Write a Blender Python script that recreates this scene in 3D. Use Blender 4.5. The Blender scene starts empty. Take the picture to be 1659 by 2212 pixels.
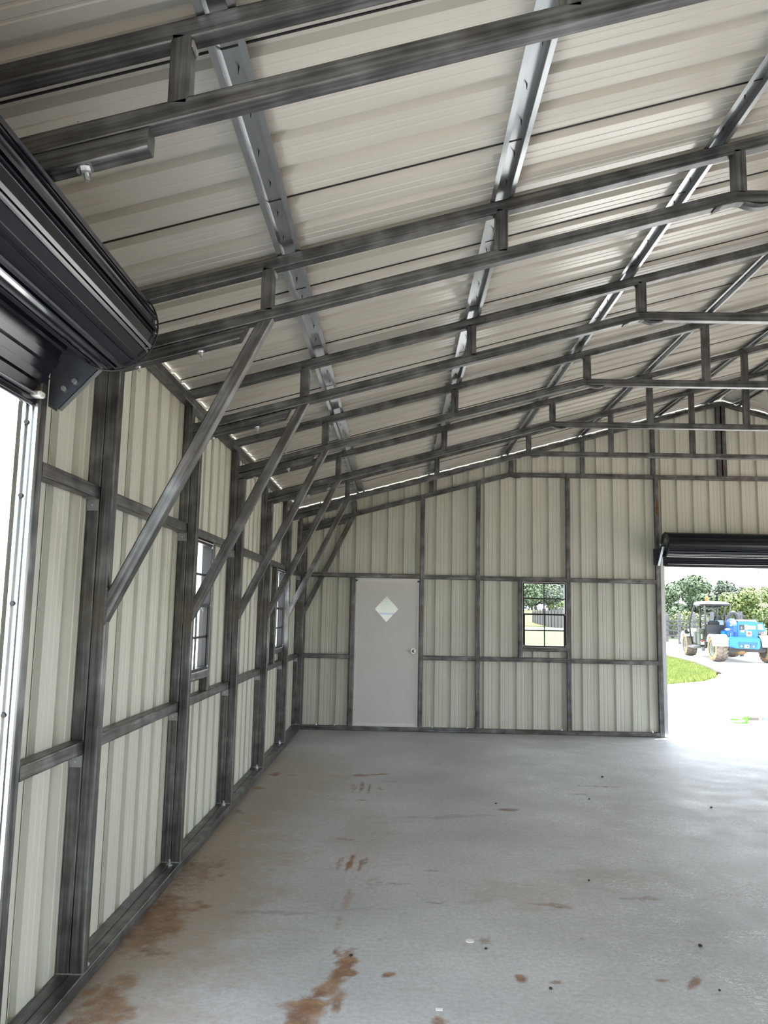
import bpy, bmesh, math, random
from mathutils import Vector, Matrix
random.seed(7)
scene = bpy.context.scene
COL = scene.collection

# ------------------------------------------------------------------ camera
F_PX, W_PX, H_PX = 1711.23, 1659.0, 2212.0
YAW, PITCH, ROLL = -0.0187, 0.1268, 0.0200
CAM = Vector((1.3087, 0.0, 1.6123))
fw = Vector((math.sin(YAW)*math.cos(PITCH), math.cos(YAW)*math.cos(PITCH), math.sin(PITCH)))
rt = Vector((math.cos(YAW), -math.sin(YAW), 0.0))
up = rt.cross(fw)
r2 = rt*math.cos(ROLL) + up*math.sin(ROLL)
u2 = up*math.cos(ROLL) - rt*math.sin(ROLL)
cd = bpy.data.cameras.new('camera')
cd.sensor_fit = 'VERTICAL'; cd.sensor_height = 24.0; cd.lens = F_PX*24.0/H_PX
cd.clip_start = 0.02; cd.clip_end = 1000
cam = bpy.data.objects.new('camera', cd); COL.objects.link(cam)
m = Matrix((r2, u2, -fw)).transposed().to_4x4(); m.translation = CAM
cam.matrix_world = m
scene.camera = cam

# ------------------------------------------------------------------ world, sun, exposure
world = bpy.data.worlds.new('sky'); scene.world = world
world.use_nodes = True
bg = world.node_tree.nodes['Background']
bg.inputs[0].default_value = (0.84, 0.92, 1.0, 1)
bg.inputs[1].default_value = 1.85
sl = bpy.data.lights.new('sun', 'SUN'); sl.energy = 4.8; sl.angle = math.radians(0.6); sl.color = (1.0, 0.96, 0.90)
sun = bpy.data.objects.new('sun', sl); COL.objects.link(sun)
SUN_DIR = Vector((0.14, 0.10, 1.0)).normalized()
sun.rotation_euler = SUN_DIR.to_track_quat('Z', 'Y').to_euler()
sun.location = (8, 4, 20)
scene.cycles.max_bounces = 5; scene.cycles.diffuse_bounces = 4; scene.cycles.glossy_bounces = 2; scene.cycles.transparent_max_bounces = 8
scene.cycles.caustics_reflective = False; scene.cycles.caustics_refractive = False
vs = scene.view_settings
vs.view_transform = 'Standard'; vs.look = 'None'; vs.exposure = 1.84; vs.gamma = 1.0; vs.use_curve_mapping = False

# ------------------------------------------------------------------ materials
def nt(name):
    mt = bpy.data.materials.new(name); mt.use_nodes = True
    t = mt.node_tree
    return mt, t, t.nodes['Principled BSDF']
def node(t, typ, **kw):
    n = t.nodes.new(typ)
    for k, v in kw.items():
        if k.startswith('_'): setattr(n, k[1:], v)
        else: n.inputs[k].default_value = v
    return n
def ramp(t, fac, stops):
    n = t.nodes.new('ShaderNodeValToRGB')
    e = n.color_ramp.elements
    while len(e) > 1: e.remove(e[-1])
    e[0].position, e[0].color = stops[0][0], (*stops[0][1], 1)
    for p, c in stops[1:]:
        q = e.new(p); q.color = (*c, 1)
    t.links.new(fac, n.inputs[0]); return n
def maprange(t, val, a, b, c, d):
    n = t.nodes.new('ShaderNodeMapRange'); n.inputs[1].default_value = a; n.inputs[2].default_value = b
    n.inputs[3].default_value = c; n.inputs[4].default_value = d
    t.links.new(val, n.inputs[0]); return n
def g(v): return (v, v, v)
def mixcol(t, fac, a, b, mode='MIX'):
    n = t.nodes.new('ShaderNodeMix'); n.data_type = 'RGBA'; n.blend_type = mode
    for s, v in ((0, fac), (6, a), (7, b)):
        if hasattr(v, 'links') or hasattr(v, 'is_linked'): t.links.new(v, n.inputs[s])
        else: n.inputs[s].default_value = v if s == 0 else (*v, 1)
    return n.outputs[2]
def simple(name, col, rough=0.5, metal=0.0, spec=0.5, noise=0.0, scale=8.0, bump=0.0, emit=None):
    mt, t, b = nt(name)
    b.inputs['Roughness'].default_value = rough; b.inputs['Metallic'].default_value = metal
    b.inputs['Specular IOR Level'].default_value = spec
    if noise > 0 or bump > 0:
        tc = node(t, 'ShaderNodeTexCoord'); nz = node(t, 'ShaderNodeTexNoise', Scale=scale, Detail=5.0)
        t.links.new(tc.outputs['Object'], nz.inputs['Vector'])
        lo = tuple(max(0, c*(1-noise)) for c in col); hi = tuple(c*(1+noise) for c in col)
        rp = ramp(t, nz.outputs[0], [(0.25, lo), (0.75, hi)])
        t.links.new(rp.outputs[0], b.inputs['Base Color'])
        if bump > 0:
            bp = node(t, 'ShaderNodeBump', Strength=bump, Distance=0.01)
            t.links.new(nz.outputs[0], bp.inputs['Height']); t.links.new(bp.outputs[0], b.inputs['Normal'])
    else:
        b.inputs['Base Color'].default_value = (*col, 1)
    if emit:
        b.inputs['Emission Color'].default_value = (*emit[0], 1); b.inputs['Emission Strength'].default_value = emit[1]
    return mt

def steel_material(name, lo, hi, rough, metal):
    """mill steel tube: grain drawn along the tube (UV), blotches from handling"""
    mt, t, b = nt(name)
    uv = node(t, 'ShaderNodeUVMap', _uv_map='uv')
    mp = node(t, 'ShaderNodeMapping'); mp.inputs['Scale'].default_value = (70, 1.6, 1)
    t.links.new(uv.outputs[0], mp.inputs[0])
    n1 = node(t, 'ShaderNodeTexNoise', Scale=1.0, Detail=3.0, Roughness=0.6); t.links.new(mp.outputs[0], n1.inputs['Vector'])
    tc = node(t, 'ShaderNodeTexCoord')
    n2 = node(t, 'ShaderNodeTexNoise', Scale=7.0, Detail=2.0, Roughness=0.55); t.links.new(tc.outputs['Object'], n2.inputs['Vector'])
    n3 = node(t, 'ShaderNodeTexNoise', Scale=2.3, Detail=0.0); t.links.new(tc.outputs['Object'], n3.inputs['Vector'])
    ad = node(t, 'ShaderNodeMath', _operation='MULTIPLY_ADD'); ad.inputs[1].default_value = 0.55
    t.links.new(n1.outputs[0], ad.inputs[0]); 
    m2 = node(t, 'ShaderNodeMath', _operation='MULTIPLY'); m2.inputs[1].default_value = 0.45
    t.links.new(n2.outputs[0], m2.inputs[0]); t.links.new(m2.outputs[0], ad.inputs[2])
    rp = ramp(t, ad.outputs[0], [(0.36, lo), (0.5, tuple(a*0.62+b2*0.38 for a, b2 in zip(lo, hi))), (0.64, hi)])
    br = maprange(t, n3.outputs[0], 0.58, 0.72, 0.0, 0.35)
    col = mixcol(t, br.outputs[0], rp.outputs[0], (0.16, 0.125, 0.09))
    t.links.new(col, b.inputs['Base Color'])
    rr = maprange(t, n1.outputs[0], 0.3, 0.7, rough-0.08, rough+0.1); t.links.new(rr.outputs[0], b.inputs['Roughness'])
    b.inputs['Metallic'].default_value = metal
    return mt
M = {}
M['steel'] = steel_material('steel_tube', g(0.060), (0.27, 0.275, 0.28), 0.40, 0.82)
M['galv'] = simple('galvanized_hat', (0.56, 0.58, 0.60), 0.30, 0.95, noise=0.10, scale=5)
M['zinc'] = simple('zinc_bolt', (0.72, 0.74, 0.76), 0.28, 1.0, noise=0.15, scale=60)
M['clip'] = simple('clip_plate', (0.40, 0.42, 0.43), 0.42, 0.9, noise=0.2, scale=25)
M['weld_dark'] = simple('weld_seam', (0.16, 0.16, 0.16), 0.4, 0.9, noise=0.3, scale=70)
M['weld'] = simple('weld_bead', (0.62, 0.62, 0.60), 0.35, 0.9, noise=0.3, scale=90)

def sheet_material(name, col, rough, coat=0.0):
    mt, t, b = nt(name)
    tc = node(t, 'ShaderNodeTexCoord'); nz = node(t, 'ShaderNodeTexNoise', Scale=1.7, Detail=1.0)
    t.links.new(tc.outputs['Object'], nz.inputs['Vector'])
    rp = ramp(t, nz.outputs[0], [(0.3, tuple(c*0.96 for c in col)), (0.7, tuple(c*1.04 for c in col))])
    t.links.new(rp.outputs[0], b.inputs['Base Color'])
    b.inputs['Roughness'].default_value = rough
    if rough > 0.35: return mt
    nb = node(t, 'ShaderNodeTexNoise', Scale=1.1, Detail=0.0); t.links.new(tc.outputs['Object'], nb.inputs['Vector'])
    bp = node(t, 'ShaderNodeBump', Strength=0.35, Distance=0.02)
    t.links.new(nb.outputs[0], bp.inputs['Height']); t.links.new(bp.outputs[0], b.inputs['Normal'])
    return mt
M['wall_sheet'] = sheet_material('wall_sheet', (0.645, 0.655, 0.575), 0.42)
M['roof_sheet'] = sheet_material('roof_sheet', (0.60, 0.58, 0.525), 0.26)
M['door_black'] = simple('roll_door_black', (0.008, 0.010, 0.017), 0.20, 0.0, 0.55)
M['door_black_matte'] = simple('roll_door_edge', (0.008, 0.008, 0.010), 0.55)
M['white_door'] = simple('white_door_paint', (0.70, 0.70, 0.68), 0.35, noise=0.02, scale=3)
M['white_trim'] = simple('white_trim', (0.78, 0.78, 0.76), 0.35)
M['window_black'] = simple('window_black', (0.012, 0.012, 0.014), 0.35)
M['window_bronze'] = simple('window_latch', (0.45, 0.45, 0.44), 0.35, 0.6)
M['chrome'] = simple('door_chrome', (0.55, 0.53, 0.48), 0.22, 1.0)
M['track'] = simple('door_track', (0.62, 0.65, 0.66), 0.28, 1.0)
M['bracket'] = simple('bracket_steel', (0.10, 0.115, 0.14), 0.30, 0.7, noise=0.15, scale=12)
M['rope'] = simple('rope_white', (0.85, 0.84, 0.80), 0.8)

mt, t, b = nt('window_glass')
t.nodes.remove(b)
tr = node(t, 'ShaderNodeBsdfTransparent'); tr.inputs[0].default_value = (0.94, 0.96, 0.96, 1)
gl = node(t, 'ShaderNodeBsdfGlossy', Roughness=0.02)
fr = node(t, 'ShaderNodeFresnel', IOR=1.45); mx = node(t, 'ShaderNodeMixShader')
t.links.new(fr.outputs[0], mx.inputs[0]); t.links.new(tr.outputs[0], mx.inputs[1]); t.links.new(gl.outputs[0], mx.inputs[2])
t.links.new(mx.outputs[0], t.nodes['Material Output'].inputs[0])
M['glass'] = mt

# ---- concrete floor; the clay tracks, film and scuffs are laid out per vertex (attribute 'stain')
def floor_material():
    mt, t, b = nt('concrete_floor')
    tc = node(t, 'ShaderNodeTexCoord'); P = tc.outputs['Object']
    def noise(scale, detail=4.0, rough=0.55, vec=None, dist=0.0):
        n = node(t, 'ShaderNodeTexNoise', Scale=scale, Detail=detail, Roughness=rough, Distortion=dist)
        t.links.new(vec or P, n.inputs['Vector']); return n.outputs[0]
    base = ramp(t, noise(0.8, 4, 0.62), [(0.3, FLOOR_LO), (0.55, FLOOR_MID), (0.75, FLOOR_HI)]).outputs[0]
    fine = ramp(t, noise(38, 3, 0.7), [(0.35, g(0.86)), (0.65, g(1.07))]).outputs[0]
    col = mixcol(t, 1.0, base, fine, 'MULTIPLY')
    ms = node(t, 'ShaderNodeMapping'); ms.inputs['Scale'].default_value = (1.3, 9.0, 1); t.links.new(P, ms.inputs[0])
    st = maprange(t, noise(2.4, 4, 0.65, ms.outputs[0], 0.6), 0.56, 0.75, 0.0, 0.35).outputs[0]
    col = mixcol(t, st, col, (0.33, 0.31, 0.28))
    at_ = node(t, 'ShaderNodeAttribute', _attribute_name='stain')
    sep = node(t, 'ShaderNodeSeparateColor'); t.links.new(at_.outputs['Color'], sep.inputs[0])
    brk = noise(22, 4, 0.75)
    def layer(sock, colr, lo, hi, k=0.9):
        nonlocal col
        ad = node(t, 'ShaderNodeMath', _operation='MULTIPLY_ADD'); ad.inputs[1].default_value = k; ad.inputs[2].default_value = -k*0.5
        t.links.new(brk, ad.inputs[0])
        sm = node(t, 'ShaderNodeMath', _operation='ADD'); t.links.new(ad.outputs[0], sm.inputs[0]); t.links.new(sock, sm.inputs[1])
        f = maprange(t, sm.outputs[0], lo, hi, 0.0, 0.92)
        gt = maprange(t, sock, 0.02, 0.15, 0.0, 1.0)
        ml = node(t, 'ShaderNodeMath', _operation='MULTIPLY'); t.links.new(f.outputs[0], ml.inputs[0]); t.links.new(gt.outputs[0], ml.inputs[1])
        col = mixcol(t, ml.outputs[0], col, colr)
    layer(sep.outputs[1], (0.40, 0.31, 0.22), 0.05, 1.0, 0.7)
    layer(sep.outputs[2], (0.25, 0.245, 0.24), 0.2, 1.1, 0.8)
    clay = ramp(t, noise(11, 3, 0.7), [(0.35, (0.15, 0.068, 0.030)), (0.5, (0.25, 0.125, 0.058)), (0.68, (0.38, 0.24, 0.14))]).outputs[0]
    layer(sep.outputs[0], clay, 0.22, 0.9, 1.7)
    fl = maprange(t, noise(9.0, 3, 0.6), 0.70, 0.76, 0.0, 0.7).outputs[0]
    col = mixcol(t, fl, col, (0.33, 0.20, 0.11))
    # white plaster-like scratches, denser to the right
    xyz = node(t, 'ShaderNodeSeparateXYZ'); t.links.new(P, xyz.inputs[0])
    mw = node(t, 'ShaderNodeMapping'); mw.inputs['Scale'].default_value = (5, 9, 1); mw.inputs['Rotation'].default_value = (0, 0, 0.25); t.links.new(P, mw.inputs[0])
    wn = noise(2.2, 3, 0.65, mw.outputs[0], 2.6)
    wsub = node(t, 'ShaderNodeMath', _operation='SUBTRACT'); wsub.inputs[1].default_value = 0.5
    wd = node(t, 'ShaderNodeMath', _operation='ABSOLUTE')
    t.links.new(wn, wsub.inputs[0]); t.links.new(wsub.outputs[0], wd.inputs[0])
    ridge = maprange(t, wd.outputs[0], 0.004, 0.030, 1.0, 0.0).outputs[0]
    gate = maprange(t, noise(1.9, 3, 0.6), 0.45, 0.60, 0.0, 1.0).outputs[0]
    right = maprange(t, xyz.outputs[0], 1.7, 2.9, 0.0, 0.85).outputs[0]
    a1 = node(t, 'ShaderNodeMath', _operation='MULTIPLY'); t.links.new(ridge, a1.inputs[0]); t.links.new(gate, a1.inputs[1])
    a2 = node(t, 'ShaderNodeMath', _operation='MULTIPLY'); t.links.new(a1.outputs[0], a2.inputs[0]); t.links.new(right, a2.inputs[1])
    col = mixcol(t, a2.outputs[0], col, (0.92, 0.94, 0.97))
    sp = maprange(t, noise(75, 1, 0.5), 0.74, 0.80, 0.0, 0.75).outputs[0]
    col = mixcol(t, sp, col, (0.12, 0.10, 0.085))
    t.links.new(col, b.inputs['Base Color'])
    rg = maprange(t, noise(3.2, 4, 0.65), 0.3, 0.7, 0.48, 0.66); b.inputs['Specular IOR Level'].default_value = 0.40; t.links.new(rg.outputs[0], b.inputs['Roughness'])
    bp = node(t, 'ShaderNodeBump', Strength=0.2, Distance=0.004); t.links.new(fine, bp.inputs['Height'])
    t.links.new(bp.outputs[0], b.inputs['Normal'])
    return mt
FLOOR_LO, FLOOR_MID, FLOOR_HI = (0.41, 0.42, 0.43), (0.53, 0.54, 0.555), (0.62, 0.635, 0.655)
M['floor'] = floor_material()
STAINS = [  # channel, x, y, rx, ry, rotation, amount, warp
    (0, 0.10, 4.35, 0.20, 0.55, 0.05, 0.75, 0.22), (0, 0.12, 5.15, 0.18, 0.45, 0, 0.55, 0.22), (0, 0.14, 3.45, 0.15, 0.36, 0, 0.75, 0.2),
    (0, 0.12, 8.14, 0.10, 0.10, 0, 1.0, 0.08), (0, 0.06, 7.5, 0.08, 0.06, 0, 0.8, 0.08), (0, 0.30, 8.1, 0.08, 0.04, 0, 0.7, 0.05), (0, 0.10, 6.6, 0.06, 0.12, 0, 0.7, 0.1),
    (0, 1.10, 3.86, 0.060, 0.24, -0.15, 1.0, 0.08), (0, 1.04, 3.66, 0.065, 0.17, -0.55, 1.0, 0.08), (0, 0.965, 3.50, 0.10, 0.13, -0.7, 1.0, 0.08),
    (0, 0.93, 3.36, 0.06, 0.16, -0.2, 0.9, 0.08), (0, 1.09, 3.55, 0.045, 0.15, 0, 0.8, 0.06), (0, 1.06, 4.00, 0.03, 0.10, 0.1, 0.8, 0.05),
    (0, 1.02, 4.38, 0.04, 0.14, -0.04, 0.45, 0.05), (0, 1.055, 4.72, 0.035, 0.24, 0, 0.55, 0.04), (0, 0.98, 4.62, 0.03, 0.12, 0, 0.35, 0.04),
    (0, 0.96, 5.38, 0.026, 0.20, -0.05, 0.70, 0.03), (0, 1.035, 5.40, 0.026, 0.27, -0.05, 1.15, 0.03), (0, 1.105, 5.36, 0.022, 0.22, -0.05, 0.85, 0.03), (0, 1.135, 5.45, 0.02, 0.2, 0, 0.6, 0.03),
    (0, 0.97, 5.92, 0.09, 0.05, 0, 0.6, 0.06), (0, 1.15, 6.1, 0.03, 0.16, 0, 0.35, 0.05), (0, 1.19, 4.98, 0.08, 0.20, 0, 0.35, 0.06),
    (0, 0.93, 7.60, 0.03, 0.34, 0, 0.55, 0.04), (0, 1.00, 7.66, 0.03, 0.36, 0, 0.8, 0.04), (0, 1.08, 7.60, 0.025, 0.30, 0, 0.85, 0.03), (0, 1.19, 7.62, 0.04, 0.12, 0.2, 0.6, 0.04),
    (0, 0.98, 8.18, 0.17, 0.13, 0, 0.8, 0.10), (0, 1.18, 8.25, 0.14, 0.05, 0, 1.0, 0.05), (0, 1.28, 7.9, 0.10, 0.04, 0, 0.6, 0.05), (0, 1.05, 7.13, 0.08, 0.04, 0, 0.7, 0.03),
    (0, 1.35, 5.02, 0.14, 0.04, 0.2, 0.5, 0.06), (0, 1.56, 5.25, 0.06, 0.04, 0.1, 0.6, 0.05), (0, 1.56, 4.72, 0.09, 0.03, 0.1, 0.7, 0.05), (0, 1.78, 4.20, 0.05, 0.07, 0.1, 0.55, 0.04),
    (0, 1.30, 3.79, 0.05, 0.035, 0.6, 1.1, 0.03), (0, 1.89, 3.79, 0.035, 0.06, 0.3, 1.1, 0.03), (0, 2.05, 3.765, 0.04, 0.028, 0, 0.9, 0.02), (0, 2.52, 3.81, 0.05, 0.028, 0, 0.8, 0.03),
    (0, 2.66, 3.80, 0.035, 0.11, -0.6, 0.9, 0.02), (0, 1.49, 3.40, 0.06, 0.05, 0, 0.8, 0.04), (0, 1.58, 3.36, 0.04, 0.03, 0, 0.8, 0.03),
    (0, 2.75, 4.85, 0.16, 0.04, 0.1, 0.55, 0.08), (0, 2.20, 4.72, 0.20, 0.04, -0.3, 0.6, 0.08), (0, 3.35, 4.95, 0.25, 0.04, -0.1, 0.4, 0.08),
    (0, 3.25, 7.9, 0.36, 0.06, -0.15, 0.6, 0.12), (0, 3.0, 7.55, 0.14, 0.05, 0, 0.6, 0.06), (0, 2.9, 9.0, 0.5, 0.12, 0.05, 0.35, 0.2), (0, 1.75, 8.9, 0.14, 0.06, 0, 0.5, 0.1),
    (2, 2.28, 6.92, 0.11, 0.06, 0, 1.5, 0.03), (0, 2.26, 6.90, 0.13, 0.05, 0, 0.9, 0.04), (2, 1.70, 6.62, 0.65, 0.06, 0.22, 0.6, 0.10), (2, 1.35, 6.42, 0.35, 0.05, 0.1, 0.45, 0.08),
    (2, 0.66, 4.50, 0.34, 0.045, 0.05, 0.7, 0.06), (2, 1.15, 4.58, 0.35, 0.05, 0.1, 0.4, 0.06), (2, 0.22, 3.95, 0.12, 0.03, 0.2, 0.7, 0.03), (2, 4.0, 6.4, 0.22, 0.06, 0, 0.8, 0.06), (2, 1.8, 4.75, 0.25, 0.08, 0.2, 0.4, 0.1),
    (1, 0.05, 5.0, 0.75, 3.2, 0, 0.75, 0.5), (1, 0.2, 7.8, 0.9, 2.2, 0, 0.55, 0.5), (1, 1.10, 6.0, 0.28, 1.2, 0, 0.35, 0.25), (1, 2.1, 4.9, 0.5, 0.3, 0.1, 0.45, 0.3), (1, 2.7, 5.2, 0.5, 0.2, 0, 0.4, 0.3)]

# ------------------------------------------------------------------ object helpers
def link(o, parent=None):
    COL.objects.link(o)
    if parent is not None: o.parent = parent
    return o
def empty(name, loc=(0, 0, 0), rz=0.0):
    o = bpy.data.objects.new(name, None); o.location = loc; o.rotation_euler = (0, 0, rz); o.empty_display_size = 0.1
    return link(o)
def tag(o, label=None, cat=None, group=None, kind=None):
    if label: o['label'] = label
    if cat: o['category'] = cat
    if group: o['group'] = group
    if kind: o['kind'] = kind
    return o
def mesh(name, verts, faces, mat, parent=None, uvs=None, normals=None, smooth=False):
    me = bpy.data.meshes.new(name); me.from_pydata([tuple(v) for v in verts], [], faces)
    if uvs:
        l = me.uv_layers.new(name='uv'); k = 0
        for f in uvs:
            for c in f: l.data[k].uv = c; k += 1
    if mat: me.materials.append(mat)
    if smooth or normals:
        me.polygons.foreach_set('use_smooth', [True]*len(me.polygons))
    me.update()
    if normals: me.normals_split_custom_set_from_vertices([tuple(n) for n in normals])
    return link(bpy.data.objects.new(name, me), parent)
def bm_obj(name, bm, mat, parent=None, smooth=False):
    me = bpy.data.meshes.new(name); bm.normal_update(); bm.to_mesh(me); bm.free()
    if mat: me.materials.append(mat)
    if smooth: me.polygons.foreach_set('use_smooth', [True]*len(me.polygons))
    return link(bpy.data.objects.new(name, me), parent)

def section(w, h, r, n=3):
    """rounded rectangle: list of (x, y, nx, ny)"""
    out = []
    for cx, cy, a0 in ((w/2-r, h/2-r, 0), (-w/2+r, h/2-r, 90), (-w/2+r, -h/2+r, 180), (w/2-r, -h/2+r, 270)):
        for i in range(n+1):
            a = math.radians(a0+90*i/n); out.append((cx+r*math.cos(a), cy+r*math.sin(a), math.cos(a), math.sin(a)))
    return out
TW = 0.060
def tube(name, p0, p1, parent=None, w=TW, h=TW, side=(0, 1, 0), mat=None, cut0=None, cut1=None, r=0.007):
    """rectangular tube p0->p1; `side` is the direction of the width w; cuts are plane normals at the ends"""
    mat = mat or M['steel']
    p0 = Vector(p0); p1 = Vector(p1); ax = (p1-p0); L = ax.length; ax = ax/L
    s = Vector(side); s = (s-ax*s.dot(ax)).normalized(); u = ax.cross(s)
    sec = section(w, h, r); n = len(sec)
    V = []; N = []; Fc = []; UV = []
    per = [0.0]
    for i in range(n):
        a, b2 = sec[i], sec[(i+1) % n]; per.append(per[-1]+math.hypot(a[0]-b2[0], a[1]-b2[1]))
    off = random.random()*10
    rings = []
    for e, (P, cut) in enumerate(((p0, cut0), (p1, cut1))):
        ring = []
        for (a, b2, na, nb) in sec:
            q = P+s*a+u*b2
            if cut is not None:
                c = Vector(cut); q = q+ax*(((P-q).dot(c))/ax.dot(c))
            ring.append(len(V)); V.append(q); N.append(s*na+u*nb)
        rings.append(ring)
    for i in range(n):
        j = (i+1) % n
        Fc.append((rings[0][i], rings[0][j], rings[1][j], rings[1][i]))
        UV.append(((per[i]+off, off), (per[i+1]+off, off), (per[i+1]+off, L+off), (per[i]+off, L+off)))
    for e in (0, 1):
        k = len(V); cn = ax if e else -ax
        for i in rings[e]: V.append(V[i].copy()); N.append(cn)
        idx = list(range(k, k+n))
        if not e: idx.reverse()
        Fc.append(tuple(idx)); UV.append(tuple((off+i*0.001, off) for i in range(n)))
    # orientation check
    me_o = mesh(name, V, Fc, mat, parent, UV, N)
    return me_o
def box(name, lo, hi, mat, parent=None, bev=0.0):
    bm = bmesh.new(); bmesh.ops.create_cube(bm, size=1.0)
    lo = Vector(lo); hi = Vector(hi)
    for v in bm.verts: v.co = Vector(((v.co[i]+0.5)*(hi[i]-lo[i])+lo[i] for i in range(3)))
    if bev > 0: bmesh.ops.bevel(bm, geom=bm.edges[:], offset=bev, segments=2, affect='EDGES')
    return bm_obj(name, bm, mat, parent)
def cyl(name, p0, p1, r0, r1, mat, parent=None, seg=16, smooth=True):
    bm = bmesh.new(); p0 = Vector(p0); p1 = Vector(p1); d = p1-p0
    bmesh.ops.create_cone(bm, cap_ends=True, segments=seg, radius1=r0, radius2=r1, depth=d.length)
    q = d.to_track_quat('Z', 'Y').to_matrix().to_4x4(); q.translation = (p0+p1)/2
    bmesh.ops.transform(bm, matrix=q, verts=bm.verts)
    o = bm_obj(name, bm, mat, parent)
    if smooth:
        for p in o.data.polygons: p.use_smooth = len(p.vertices) == 4
    return o
def prism(name, pts, axis, a0, a1, mat, parent=None, bev=0.0):
    """polygon pts in the two other axes, extruded along `axis` from a0 to a1"""
    bm = bmesh.new()
    def P(p, a):
        if axis == 0: return (a, p[0], p[1])
        if axis == 1: return (p[0], a, p[1])
        return (p[0], p[1], a)
    v0 = [bm.verts.new(P(p, a0)) for p in pts]; v1 = [bm.verts.new(P(p, a1)) for p in pts]
    bm.faces.new(v0); bm.faces.new(v1[::-1])
    n = len(pts)
    for i in range(n): bm.faces.new((v0[i], v1[i], v1[(i+1) % n], v0[(i+1) % n]))
    bmesh.ops.recalc_face_normals(bm, faces=bm.faces[:])
    if bev > 0: bmesh.ops.bevel(bm, geom=bm.edges[:], offset=bev, segments=2, affect='EDGES')
    return bm_obj(name, bm, mat, parent)
def path_tube(name, pts, rad, mat, parent=None, seg=8, caps=True):
    V = []; Fc = []; pts = [Vector(p) for p in pts]; n = len(pts)
    rads = rad if isinstance(rad, (list, tuple)) else [rad]*n
    prev = None
    for i, p in enumerate(pts):
        tn = (pts[min(i+1, n-1)]-pts[max(i-1, 0)]).normalized()
        ref = prev if prev is not None else (Vector((0, 0, 1)) if abs(tn.z) < 0.9 else Vector((1, 0, 0)))
        a = (ref-tn*ref.dot(tn)).normalized(); b2 = tn.cross(a); prev = a
        for k in range(seg):
            an = 2*math.pi*k/seg; V.append(p+(a*math.cos(an)+b2*math.sin(an))*rads[i])
    for i in range(n-1):
        for k in range(seg):
            k2 = (k+1) % seg
            Fc.append((i*seg+k, i*seg+k2, (i+1)*seg+k2, (i+1)*seg+k))
    if caps:
        Fc.append(tuple(range(seg-1, -1, -1))); Fc.append(tuple((n-1)*seg+k for k in range(seg)))
    return mesh(name, V, Fc, mat, parent, smooth=True)
def bolt(p, parent, axis=(0, 0, -1), s=1.0):
    """hex nut on a washer with the end of the thread"""
    p = Vector(p); ax = Vector(axis).normalized()
    bm = bmesh.new()
    def add(r, a, b2, seg):
        q = ax.to_track_quat('Z', 'Y').to_matrix().to_4x4(); q.translation = p+ax*((a+b2)/2)
        bmesh.ops.create_cone(bm, cap_ends=True, segments=seg, radius1=r, radius2=r, depth=b2-a, matrix=q)
    add(0.019*s, 0.0, 0.003*s, 16); add(0.0125*s, 0.003*s, 0.015*s, 6); add(0.0065*s, 0.015*s, 0.030*s, 8)
    return bm_obj('bolt', bm, M['zinc'], parent)

# ------------------------------------------------------------------ building dimensions
Y1, DY = 3.567, 1.525
def TY(i): return Y1+DY*(i-1)
YB = 11.190                   # room face of the back wall framing
XR = 5.93                     # ridge
XE = 2*XR                     # right wall mirrors the left one
YF = TY(-3)                   # front wall, behind the camera
SLOPE = 0.278
def ztop(x): return 3.087+SLOPE*x if x <= XR else 3.087+SLOPE*(2*XR-x)     # top of the top chord
def zbot(x): return 2.845+0.2765*x if x <= XR else 2.845+0.2765*(2*XR-x)   # top of the bottom chord
KX, KZ = 2.886, 3.643
HAT = 0.036
PW = 0.9144

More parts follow.
